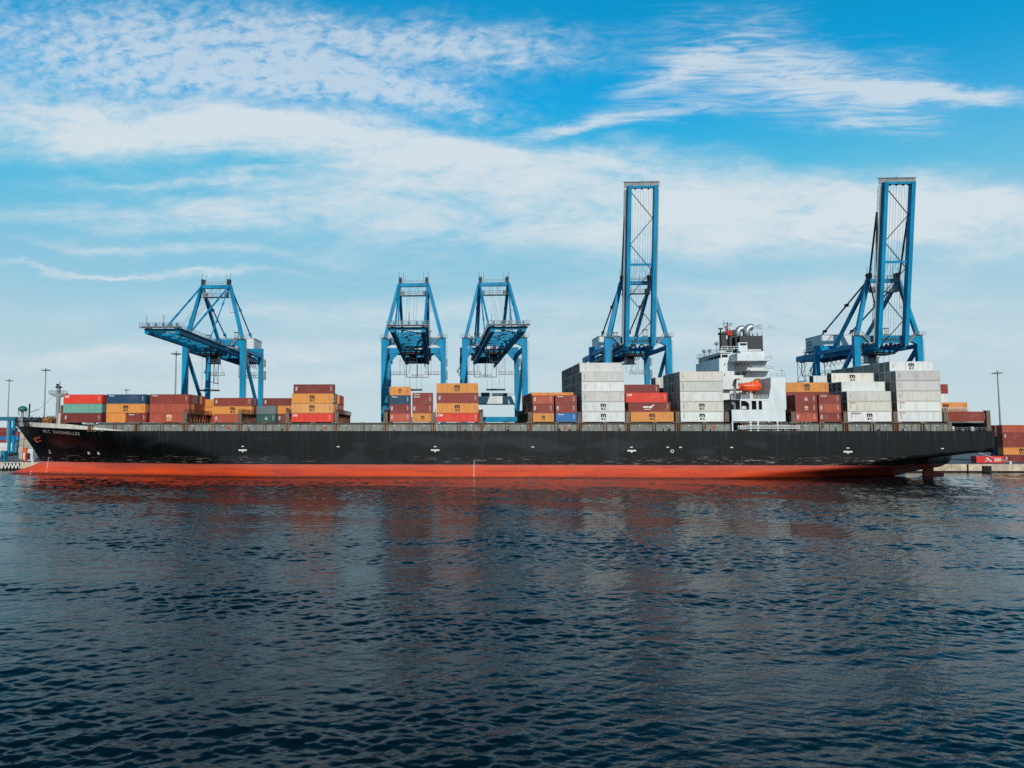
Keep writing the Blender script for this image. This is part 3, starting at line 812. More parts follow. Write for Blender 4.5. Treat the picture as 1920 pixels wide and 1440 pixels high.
# lifeboat in its davits
Lb = 205.0
xa, zc = at(1389, 724.5, Lb); xb, _ = at(1431, 724.5, Lb)
lf = thing('lifeboat', 'orange enclosed lifeboat hanging in the white superstructure side', 'lifeboat', ((xa + xb) / 2, Lb + 1.2, zc - 1.6))
L = xb - xa; prof = []
lv = []; NSEG, NR = 18, 14
for i in range(NSEG + 1):
    s = i / NSEG; x = xa + L * s
    taper = max(0.02, 1 - abs(2 * s - 1) ** 3.2)
    hgt = 1.45 * (0.55 + 0.45 * taper) if s > 0.55 else 1.2 * (0.35 + 0.65 * taper)
    for k in range(NR):
        a = 2 * math.pi * k / NR
        yy = 1.35 * taper ** 0.6 * math.copysign(abs(math.cos(a)) ** 0.8, math.cos(a))
        zz_ = (hgt if math.sin(a) > 0 else 1.5 * (0.5 + 0.5 * taper)) * math.copysign(abs(math.sin(a)) ** 0.8, math.sin(a))
        lv.append((x, Lb + 1.4 + yy, zc + zz_))
lfs = [(i * NR + k, i * NR + (k + 1) % NR, (i + 1) * NR + (k + 1) % NR, (i + 1) * NR + k) for i in range(NSEG) for k in range(NR)]
lfs += [tuple(range(NR)), tuple(NSEG * NR + k for k in range(NR))[::-1]]
bd = MB().add(lv, [f[::-1] for f in lfs]).build('boat_body', M['orange'], lf, smooth=True)
MB().box(xa + 0.5, xb - 0.5, Lb - 0.05, Lb + 2.8, zc - 0.08, zc + 0.06).build('rubbing_strake', M['orange'], lf)
MB().box(xb - 1.9, xb - 0.7, Lb + 0.9, Lb + 1.9, zc + 1.15, zc + 2.0).build('conning_hood', M['orange'], lf)
for s in (0.3, 0.45, 0.6):
    MB().box(xa + L * s, xa + L * s + 0.3, Lb + 0.12, Lb + 0.35, zc + 0.5, zc + 0.75).build('boat_window', M['glass'], lf)
for px in (1390, 1429):
    xd, zd = at(px, 748, Lb)
    dv = MB().beam((xd, Lb + 4.5, zd), (xd, Lb + 3.4, zc + 2.4), 0.5, 0.35).beam((xd, Lb + 3.4, zc + 2.35), (xd, Lb + 0.8, zc + 2.2), 0.4, 0.3).beam((xd + 0.3, Lb - 0.5, zd), (xd - 0.4, Lb + 0.5, zc - 1.4), 0.22)
    dv.build('davit', M['orangerust'], ship)
    MB().cyl((xd, Lb + 1.3, zc + 1.1), (xd, Lb + 1.3, zc + 2.2), 0.06, 5).build('davit_fall', M['rope'], ship)
xq, zq = at(1390, 748, Y1_ + 0.3); xw, _ = at(1439, 748, Y1_ + 0.3)
MB().rail([(xq, Y1_ + 0.3, zq), (xw, Y1_ + 0.3, zq)], 1.1, 0.04, 1.3, 3).build('boat_deck_rail', W_, ship)
bxp(1391, 1426, 712.2, 716.5, Lb + 4.2, Lb + 4.4).build('davit_beam', M['house'], ship)
bxp(1406, 1411.5, 738, 747.5, Lb + 1.0, Lb + 1.6).build('rescue_rack', M['beige'], ship)
bxp(1391, 1401, 761.5, 767, Y1_ + 1.5, Y1_ + 2.4).build('mooring_winch', M['beige'], ship)
# provision crane in front of the house
MB().cyl(P2(1377.5, 792, 205), P2(1377.5, 729, 205), 0.35, 8).beam(P2(1371, 741, 204.5), P2(1374, 758, 204.5), 0.7).beam(P2(1371, 756, 204.5), P2(1379, 751, 204.5), 0.5).build('provision_crane', M['grey'], ship)
# exhaust smoke
m, t, b = newmat('exhaust smoke')
m.node_tree.nodes.remove(b)
pv = t.node('ShaderNodeVolumePrincipled'); pv.inputs['Color'].default_value = (0.2, 0.2, 0.21, 1)
co = t.node('ShaderNodeTexCoord').outputs['Generated']
dvec = t.node('ShaderNodeVectorMath', operation='DISTANCE'); t.put(dvec.inputs[0], t.scale(co, (1, 1, 1))); dvec.inputs[1].default_value = (0.5, 0.5, 0.5)
fall = t.ramp(dvec.outputs['Value'], 0.5, 0.15)
gx = t.ramp(t.sep(co)[0], 1.0, 0.0)
nz = t.ramp(t.noise(t.scale(co, (3, 2, 2.2)), 1.0, 5, 0.6), 0.42, 0.72)
t.put(pv.inputs['Density'], t.m('MULTIPLY', t.m('MULTIPLY', fall, nz), t.m('ADD', t.m('MULTIPLY', gx, 1.5), 0.15)))
t.nt.links.new(pv.outputs[0], t.nt.nodes['Material Output'].inputs['Volume'])
M['smoke'] = m
xa, zs_ = at(1406, 616, 216.5)
sm = MB().tube([(xa + d, 216.5, zs_ + h) for d, h in ((0.2, 0), (1.5, 0.3), (4.5, 0.5), (7.5, 0.3), (9.5, -0.3))], [0.5, 1.0, 1.35, 1.2, 0.3], 12).build('smoke_plume', M['smoke'], loc=(xa, 216.5, zs_))
tag(sm, 'thin dark exhaust smoke drifting right from the funnel pipe', 'smoke', kind='stuff')

# ------------------------------------------------------------------ forecastle: mast, windlasses, gear
xm, zm = at(108, 790, YC); _, ztop = at(108, 722, YC)
fm = MB().cyl((xm, YC, 15.0), (xm, YC, ztop - 1), 0.75, 12, 0.55).build('foremast', M['grey'], ship)
_, zc_ = at(108, 741.5, YC)
MB().prism([(xm - 3.0, zc_ + 0.5), (xm - 0.8, zc_ - 0.5), (xm + 0.8, zc_ - 0.5), (xm + 3.0, zc_ + 0.5), (xm + 3.0, zc_ + 0.7), (xm - 3.0, zc_ + 0.7)], YC - 0.6, YC + 0.6).build('crosstree', M['grey'], fm)
MB().rail([(xm - 2.9, YC - 0.55, zc_ + 0.7), (xm + 2.9, YC - 0.55, zc_ + 0.7)], 0.8, 0.05, 0.9).build('mast_rail', M['dark'], fm)
MB().box(xm - 0.8, xm + 0.8, YC - 0.5, YC + 0.5, ztop - 1, ztop - 0.4).beam((xm + 0.3, YC, ztop - 0.4), (xm + 0.4, YC, ztop + 1.2), 0.15).box(xm - 0.7, xm - 0.1, YC - 0.3, YC + 0.3, ztop - 0.3, ztop + 0.4).build('mast_head', M['dark'], fm)
MB().box(xm + 0.8, xm + 3.0, YC - 1, YC + 1, 15.0, zm + 2.5).build('mast_house', M['beige'], ship)
MB().box(xm + 3.1, xm + 6.0, YC - 4, YC + 4, 15.0, zm + 5.0).build('breakwater', M['rustbrown'], ship)
MB().cyl((xm, YC, ztop - 2), (-132, YC, 17), 0.04, 4).cyl((xm, YC, ztop - 2), (xm + 6, YC - 2, 21), 0.04, 4).build('mast_stay', M['rope'], fm)
for i, (px, dy_, mt) in enumerate(((38, -2.5, 'dark'), (45, -5, 'grey'), (53, -6.5, 'dark'), (60, -6, 'grey'), (67, -7, 'dark'), (74, -6, 'dark'), (88, -7, 'orangerust'), (94, -5, 'orangerust'))):
    x = ax(px, YC + dy_, 790); y = YC + dy_
    w_ = MB().cyl((x - 1.1, y, 17.0), (x + 1.1, y, 17.0), 0.62, 12).cyl((x - 1.2, y, 17.0), (x - 1.05, y, 17.0), 1.0, 14).cyl((x + 1.05, y, 17.0), (x + 1.2, y, 17.0), 1.0, 14)
    w_.box(x - 1.0, x + 1.0, y - 0.7, y + 0.7, 15.0, 16.4).box(x + 1.25, x + 1.7, y - 0.5, y + 0.5, 15.0, 17.7).beam((x - 1.5, y, 15.5), (x - 1.3, y, 17.9), 0.25)
    w_.build('windlass', M[mt], ship)
MB().beam((ax(54, YC), YC, 15), (ax(54.5, YC), YC, az(757, YC, 54)), 0.35).beam((ax(54.5, YC), YC, az(774, YC, 54)), (ax(71, YC), YC, az(767, YC, 71)), 0.16).build('jackstaff', M['dark'], ship)
MB().box(ax(88, YC + 4), ax(102, YC + 4), YC + 3.8, YC + 4.1, az(784, YC + 4, 95), az(779.5, YC + 4, 95)).beam((ax(89, YC + 4), YC + 4, 15), (ax(89, YC + 4), YC + 4, az(784, YC + 4, 95)), 0.2).beam((ax(101, YC + 4), YC + 4, 15), (ax(101, YC + 4), YC + 4, az(784, YC + 4, 95)), 0.2).build('deck_light_frame', M['grey'], ship)
# aft mooring deck under the last bay
xa = 144.8
for x in (144.6, 155.3):
    MB().box(x - 0.55, x + 0.55, YB - 0.1, YB + 1.0, 13.4, 19.4 if x > 150 else 16.0).build('aft_post', M['brown'], ship)
MB().box(144.2, 156.0, YB + 1.2, YF - 1, 15.75, 16.05).build('aft_platform', M['dark'], ship)
MB().box(144.2, 155.9, YC - 0.3, YC, 13.4, 15.7).build('aft_bulkhead', M['dark'], ship)
for k in range(9):
    x = 145.6 + k * 0.95; h = random.uniform(0.5, 1.5)
    MB().box(x - 0.3, x + 0.3, YS + 1.4 + (k % 3), YS + 2.0 + (k % 3), 13.4, 13.5 + h).build('mooring_gear', [M['grey'], M['dark'], M['house'], M['rustbrown']][k % 4], ship)
MB().box(155.75, 155.95, YS + 1.1, YF - 1, 13.4, 15.74).build('transom_bulwark', M['coaming'], ship)
MB().box(145.2, 155.7, YS + 7.0, YS + 7.2, 13.4, 15.74).build('aft_bulkhead', M['dark'], ship)
MB().rail([(146, YB + 7, 19.3), (155.4, YB + 7, 19.3)], 1.1, 0.05, 1.2, 3).build('aft_rail', M['house'], ship)
MB().rail([(145, YS + 0.4, 13.6), (155.8, YS + 0.4, 13.6)], 1.0, 0.035, 1.4).build('stern_rail', M['grey'], ship)

# ------------------------------------------------------------------ containers
CW = 2.438
def box_meshes(L, H, reefer):
    body = MB(); y0, y1 = 0.0, CW
    n = int(L / 0.42); p = L / n; d = 0.006 if reefer else 0.05
    for side in (0, 1):
        prof = []
        for i in range(n):
            x = i * p
            prof += [(x, 0.03), (x + p * 0.38, 0.03), (x + p * 0.5, 0.03 + d), (x + p * 0.88, 0.03 + d)]
        prof.append((L, 0.03))
        vs = []; fs = []
        for x, dd in prof:
            y = dd if side == 0 else CW - dd
            vs += [(x, y, 0.14), (x, y, H - 0.1)]
        for i in range(len(prof) - 1):
            f = (2 * i, 2 * i + 2, 2 * i + 3, 2 * i + 1)
            fs.append(f if side == 0 else f[::-1])
        body.add(vs, fs)
    body.add([(0, 0.03, H - 0.06), (L, 0.03, H - 0.06), (L, CW - 0.03, H - 0.06), (0, CW - 0.03, H - 0.06)], [(0, 1, 2, 3)])
    body.add([(0, 0.03, 0.1), (L, 0.03, 0.1), (L, CW - 0.03, 0.1), (0, CW - 0.03, 0.1)], [(3, 2, 1, 0)])
    for x in (0.05, L - 0.05):
        body.add([(x, 0.03, 0.1), (x, CW - 0.03, 0.1), (x, CW - 0.03, H - 0.06), (x, 0.03, H - 0.06)], [(0, 1, 2, 3) if x > 1 else (3, 2, 1, 0)])
    fr = MB(); w = 0.16
    for x in (0.0, L - w):
        for y in (0.0, CW - w):
            fr.box(x, x + w, y, y + w, 0.0, H)
    for y in (0.0, CW - 0.1):
        fr.box(w + 0.001, L - w - 0.001, y, y + 0.1, 0.02, 0.17); fr.box(w + 0.001, L - w - 0.001, y + 0.01, y + 0.09, H - 0.12, H - 0.02)
    for x in (0.01, L - 0.11):
        fr.box(x, x + 0.1, w + 0.001, CW - w - 0.001, 0.02, 0.17); fr.box(x, x + 0.1, w + 0.001, CW - w - 0.001, H - 0.14, H - 0.02)
    return body.mesh('container_body', M['container']), fr.mesh('frame', M['container'])
def end_mesh(H, reefer):
    """door end (or cooling unit) standing at x = 0, looking along -x"""
    mb = MB()
    mb.box(-0.02, 0.06, 0.2, CW - 0.2, 0.2, H - 0.16)
    if not reefer:
        for y in (0.45, 0.85, CW - 0.85, CW - 0.45):
            mb.box(-0.07, -0.03, y - 0.03, y + 0.03, 0.2, H - 0.16)
        mb.box(-0.05, -0.021, CW / 2 - 0.02, CW / 2 + 0.02, 0.2, H - 0.16)
    return mb.mesh('door_end', M['container'] if not reefer else M['unit'])
END_SHADE_GREY = [S(150, 138, 122), S(128, 122, 110), S(164, 150, 134), S(112, 106, 98)]  # left ends of the white boxes: their shade painted in as grey
M['unit'] = paint('reefer machinery grey', S(96, 100, 102), 0.6, 0.22, 1.3)
def fan_mesh():
    mb = MB()
    for y in (0.75, CW - 0.75): mb.cyl((-0.03, y, 2.15), (-0.1, y, 2.15), 0.33, 12)
    return mb.mesh('fan', M['dark'])
def grille_mesh():
    mb = MB().box(-0.06, -0.021, 0.35, CW - 0.35, 0.45, 1.35)
    return mb.mesh('grille', M['dark'])
CM = {}
for L in (12.192, 6.058):
    for H in (2.896, 2.591):
        for rf in (0, 1):
            CM[(L, H, rf)] = box_meshes(L, H, rf)
EM = {(H, rf): end_mesh(H, rf) for H in (2.896, 2.591) for rf in (0, 1)}
FANM, GRM = fan_mesh(), grille_mesh()
def flat_text(name, lines, mat):
    """list of (text, size, dx, dz, bold, vertical) drawn on the near side"""
    mb = MB()
    for (txt, size, dx, dz_, bold, vert) in lines:
        vs, fs = text_mesh(txt, size, bold)
        if vert: vs = [(y + dx, -0.012, -x + dz_) for x, y, *_ in vs]
        else: vs = [(x + dx, -0.012, y + dz_) for x, y, *_ in vs]
        mb.add(vs, fs)
    return mb.mesh(name, mat)
def fit(txt, x0, x1, z0, z1, bold):
    vs, fs = text_mesh(txt, 1.0, bold)
    a0, a1 = min(v[0] for v in vs), max(v[0] for v in vs); b0, b1 = min(v[1] for v in vs), max(v[1] for v in vs)
    return [(x0 + (v[0] - a0) / (a1 - a0) * (x1 - x0), -0.012, z0 + (v[1] - b0) / (b1 - b0) * (z1 - z0)) for v in vs], fs
def msc_logo(mat):
    mb = MB()
    mb.add(*fit('m', -0.78, 0.78, 0.02, 1.0, 0.05)); mb.add(*fit('s', -0.68, -0.08, -0.85, -0.18, 0.03)); mb.add(*fit('c', 0.1, 0.7, -0.85, -0.18, 0.03))
    return mb.mesh('logo', mat)
LOGO = {
    'm': msc_logo(M['print_black']), 'M': msc_logo(M['print_cream']),
    'C': flat_text('logo', [('CAI', 0.85, 0, 0, 0.05, 0)], M['print_white']),
    'x': flat_text('logo', [('TEX', 0.66, 0, 0, 0.03, 1)], M['print_white']),
    'f': flat_text('logo', [('Florens', 0.55, 0, 0, 0.02, 0)], M['print_white']),
    's': flat_text('logo', [('GE SEACO', 0.6, 0, 0, 0.02, 0)], M['print_black']),
    'A': flat_text('logo', [('MAERSK', 1.5, 0, 0, 0.02, 0)], M['print_black']),
    'T': flat_text('logo', [('TRITON', 0.45, 0, 0, 0.01, 0)], M['print_red']),
}
sw = MB().box(-1.8, -0.3, -0.012, -0.01, -0.25, 0.25).box(-1.6, 0.5, -0.012, -0.01, -0.75, -0.6)
sw.add([(-0.2, -0.012, -0.35), (0.5, -0.012, -0.3), (1.5, -0.012, 0.6), (1.2, -0.012, 0.75), (0.6, -0.012, 0.3), (-0.1, -0.012, 0.3)], [tuple(range(6))])
LOGO['w'] = sw.mesh('logo', M['print_white'])
bl = MB().box(-0.7, 0.7, -0.012, -0.01, 0.45, 0.62).box(-0.5, 0.5, -0.012, -0.01, 0.12, 0.28).box(-0.7, 0.7, -0.012, -0.01, -0.62, -0.2)
LOGO['q'] = bl.mesh('logo', M['print_white'])
LPOS = {'m': (0.5, 0.48), 'M': (0.5, 0.48), 'C': (0.09, 0.76), 'x': (0.07, 0.55), 'f': (0.13, 0.84), 's': (0.2, 0.82), 'T': (0.11, 0.85), 'w': (0.5, 0.5), 'q': (0.5, 0.5), 'A': (0.72, 0.5)}
def mk_marking(mat):
    mb = MB(); rnd = random.Random(3)
    for c_ in range(2):
        z = 0.0
        while z < 1.5:
            h = rnd.uniform(0.08, 0.2)
            if rnd.random() < 0.85: mb.box(c_ * 0.2, c_ * 0.2 + 0.1, -0.012, -0.008, z, z + h)
            z += h + 0.06
    return mb.mesh('marking', mat)
MARKW, MARKB = mk_marking(M['print_white']), mk_marking(M['grey'])
COLS = {'o': (S(220, 142, 62, .88), 'orange'), 'p': (S(228, 162, 92, .88), 'pale orange'), 'b': (S(142, 50, 36, .85), 'red-brown'), 'k': (S(120, 38, 30, .85), 'dark red'),
        'r': (S(226, 58, 32, .85), 'bright red'), 'c': (S(184, 80, 54, .85), 'faded coral red'), 'w': (S(218, 217, 212, .88), 'white'), 'g': (S(200, 197, 189, .86), 'off-white'),
        'z': (S(212, 203, 190, .88), 'rust-edged white'), 't': (S(112, 166, 148, .85), 'teal'), 'n': (S(12, 66, 100, .8), 'navy blue'), 'u': (S(32, 108, 170, .85), 'bright blue'),
        'y': (S(108, 116, 120, .85), 'grey'), 'd': (S(34, 82, 76, .85), 'dark green'), 'e': (S(184, 172, 154, .85), 'beige')}
TIER = ['bottom', 'second', 'third', 'fourth', 'fifth', 'sixth']
ROWW = ['nearest', 'second', 'third', 'fourth', 'fifth', 'sixth', 'seventh', 'eighth', 'ninth', 'tenth', 'eleventh', 'twelfth', 'thirteenth']
LN = {'m': 'black letter logo', 'M': 'cream letter logo', 'C': 'white corner letters', 'x': 'white upright lettering', 'f': 'white corner name', 's': 'dark corner name', 'T': 'red corner name', 'w': 'white bird emblem', 'q': 'white block print'}
def container(X, Y, Z, L, H, spec, where, end, shade=None, group='containers on the ship', unit=False):
    cc, _, lg = spec.partition(':')
    c_, cn = COLS[cc[0]]; reef = cc[0] in 'wgz'
    body, frame = CM[(L, H, 1 if reef else 0)]
    k = random.uniform(0.9, 1.08); colr = (*[min(0.85, v * k * random.uniform(0.97, 1.03)) for v in c_], 1)
    o = bpy.data.objects.new('shipping_container', body); col.objects.link(o); o.location = (X, Y, Z); o.color = colr
    lab = f'{cn} container' + (f' with {LN[lg]}' if lg and False else '') + f', {where}'
    tag(o, lab, 'container', group)
    def ch(nm, me, loc, rz=0.0, color=colr):
        q = bpy.data.objects.new(nm, me); col.objects.link(q); q.parent = o; q.location = loc; q.rotation_euler = (0, 0, rz); q.color = color; return q
    ch('frame', frame, (0, 0, 0))
    reef = unit and reef
    if end < 0:
        e = ch('cooling_unit' if reef else 'door_end', EM[(H, 1 if reef else 0)], (0, 0, 0), 0.0, (*random.choice(END_SHADE_GREY), 1) if cc[0] in 'wgz' else colr); fx, fr_ = (0, 0, 0), 0
    else:
        e = ch('cooling_unit' if reef else 'door_end', EM[(H, 1 if reef else 0)], (L, CW, 0), math.pi); fx, fr_ = (L, CW, 0), math.pi
    if reef:
        for nm, me in (('fan', FANM), ('grille', GRM)):
            q = bpy.data.objects.new(nm, me); col.objects.link(q); q.parent = e
    for one in lg:
        fx_, fz = LPOS[one]
        sx = 0.62 if (L < 7 and one in 'mMq') else 1.0
        q = ch('logo', LOGO[one], (max(L * fx_, 0.55 if one == 'x' else (1.0 if one in 'C' else 1.4)) if one not in 'mMwq' else L * fx_, 0, H * fz))
        q.scale = (sx, 1, sx)
    if lg or shade:
        reef = cc[0] in 'wgz'
        ch('marking', MARKB if reef or cc[0] in 'op' else MARKW, (L - 1.0 if not reef else 0.8, 0, H * 0.28))
    return o
ZB, RP = 16.2, 2.47
ROW0 = YS + 1.2
# lowest tiers that stand wholly behind other boxes: joined into one mass below
def span(a, b_, n): return {r: n for r in range(a, b_ + 1)}
INNER = []
HID = {-88.7: {4: 1, 6: 1, 9: 1}, -70.4: {7: 1}, -56.0: {6: 2}, -43.0: span(2, 9, 1), 27.8: span(3, 9, 1), 42.0: {1: 1, 3: 1, 4: 2, **span(5, 12, 3)},
       55.9: {1: 1, 3: 3, 4: 3, 5: 3}, 70.1: {1: 1, 4: 2, 5: 3, 6: 3, 8: 3, 9: 3, 10: 4}, 117.0: {2: 2, 3: 2, 7: 4}, 130.8: {2: 3, 3: 4, 4: 4, **span(5, 12, 5)}}
def bay(where, X0, end, rows):
    """rows: {row: ([specs from the bottom], dx, length)}; '*' marks a low box, two specs split by '|' are a pair of twenty-foot boxes"""
    hid = HID.get(X0, {})
    for r, specs in rows.items():
        dx_, z = 0.0, ZB
        if isinstance(specs, tuple): specs, dx_ = specs
        nt = len(specs)
        for k, sp in enumerate(specs):
            H = 2.591 if '*' in sp else 2.896
            sp = sp.replace('*', '')
            tier = TIER[k]
            rw = f'{ROWW[r]} row'
            if k < hid.get(r, 0):
                INNER.append((X0 + dx_, ROW0 + r * RP, z, H))
            elif sp not in ('', '-'):
                if '|' in sp:
                    for j, s2 in enumerate(sp.split('|')):
                        if s2: container(X0 + dx_ + j * 6.6, ROW0 + r * RP, z, 6.058, H, s2, f'{tier} tier, {rw}, {"left" if j == 0 else "right"} half, {where}', end, shade=(r == 0))
                else:
                    container(X0 + dx_, ROW0 + r * RP, z, 12.192, H, sp, f'{tier} tier, {rw}, {where}', end, shade=(r == 0), unit=X0 == 117.0)
            z += H + 0.02
R3 = ['b', 'k', 'c', 'b', 'o', 'y', 'b']
def pick(n, k): return [R3[(n * 3 + 5 * i + k) % 7] for i in range(3)]
bay('first bay behind the foremast', -116.1, 1, {3: ['k:x', 't:', 'r:C'], 4: ['b', 'y', 'b']})
bay('second bay from the bow', -102.4, 1, {3: ['o|b:f', 'o:m', 'n:f'], 4: ['o', 'y', 'n']})
bay('third bay from the bow', -88.7, 1, {3: ['c:M', 'c:', 'b:f'], **{r: pick(r, 1) for r in range(4, 10)}})
bay('fourth bay from the bow', -70.4, 1, {5: ['c:x*', 'o:m*', 'b:x*'], 6: ['b*', 'k*', 'y*'], 7: ['b*', 'b*', 'k*']})
bay('gap left of the fourth bay', -76.6, 1, {9: ['b*|', 'o*|', 'o*|']})
bay('fifth bay from the bow', -56.0, 1, {4: ['d:q|k:x*', 'y|o:m*'], 6: (['k*', 'b*', 'k:x*'], 0.6)})
bay('sixth bay from the bow', -43.0, 1, {0: ['r:C*', 'p:m', 'o:m'], 1: ['b*', 'o', 'y', 'k:x'], 2: ['b', 'y', 'y'], 3: ['c', 'e', 'b'], **{r: pick(r, 0)[:3] for r in (5, 6, 7, 8, 9)}})
bay('bay between the empty hatches', -13.9, 1, {0: ['c:x|o:m*', 'k:x|b:x*', 'n:f|b:f*', 'o:m|*'], 1: ['b|b', '|b', '|b:f']})
bay('single stack amidships', -0.2, 1, {0: ['r:C*', 'o:m', 'b:x', 'o:m']})
bay('bay before forward white block', 27.8, -1, {0: ['o:m|u:f*', 'b:x|b:x*', 'c:x|b:f*'], **{r: [R3[(r * 2 + i) % 7] for i in range(3)] for r in range(1, 10)}})
def wr(r, n): return [random.choice('wggz') for i in range(n)]
bay('forward white block', 42.0, -1, {0: ['w:m', 'w:m', 'g', 'w', 'g'], **{r: wr(r, 6) for r in range(1, 13)}})
bay('stepped red bay between white blocks', 55.9, -1, {0: ['o:m'], 1: ['b', 'k:w'], 2: ['b', 'k', 'r:C'], 3: ['b', 'b', 'b'], 5: ['b', 'b', 'c', 'k:x']})
bay('white block before the superstructure', 70.1, -1, {0: ['w:m', 'z:m', 'w', 'g', 'z'], **{r: wr(r, 5) for r in range(1, 6)}, 6: ['b', 'k', 'b'], 8: ['b', 'k', 'b'], 9: wr(9, 5), 10: wr(10, 5)})
bay('red bay behind the superstructure', 102.5, -1, {0: ['c:x|b:x*', 'b:M|c:x*', 'b:q|b:f*'], 1: ['b|*', 'b|*', 'b|*'], 2: ['b', 'b', 'b:x', 'o:m']})
bay('stepped white bay near the stern', 117.0, -1, {0: ['w:sm', 'z:T', 'g'], 1: ['w', 'w', 'g', 'w'], 2: ['w', 'g', 'w', 'g'], 3: ['w', 'w', 'g', 'w', 'z:m'], 7: ['w', 'w', 'g', 'w', 'w']})
bay('aft white block', 130.8, -1, {0: ['w:T', 'w:T', 'z', 'g', 'g:f'], **{r: (wr(r, 5) + ['w:m' if r == 1 else 'g']) for r in range(1, 13)}})
bay('last bay at the stern', 143.4, 1, {0: ['b:x'], 3: ['b', 'o:m'], 6: ['w', 'w', 'w', 'b']})
ib = MB()
for X, Y, z, H in INNER:
    ib.box(X, X + 12.192, Y, Y + CW, z, z + H)
tag(ib.build('inner_container_stacks', M['rustbrown'], loc=(20, YC, ZB)), 'inner container tiers hidden behind the outer stacks on deck', 'containers', kind='stuff')
# red tank container in its frame
xt, yt, zt2 = 70.3, ROW0 + 8 * RP, ZB + 3 * 2.916
tk = thing('tank_container', 'red tank in an open frame among the white containers', 'container', (xt, yt, zt2))
MB().tube([(xt + 0.35, yt + 1.22, zt2 + 1.3), (xt + 0.6, yt + 1.22, zt2 + 1.3), (xt + 5.4, yt + 1.22, zt2 + 1.3), (xt + 5.7, yt + 1.22, zt2 + 1.3)], [0.5, 1.1, 1.1, 0.5], 16).build('tank', M['redmark'], tk, smooth=True)
fm_ = MB()
for x in (xt, xt + 5.9):
    for y in (yt, yt + 2.28): fm_.box(x, x + 0.15, y, y + 0.15, zt2, zt2 + 2.55)
for y in (yt, yt + 2.28): fm_.box(xt + 0.15, xt + 5.9, y, y + 0.15, zt2, zt2 + 0.15)
fm_.build('frame', M['dark'], tk)
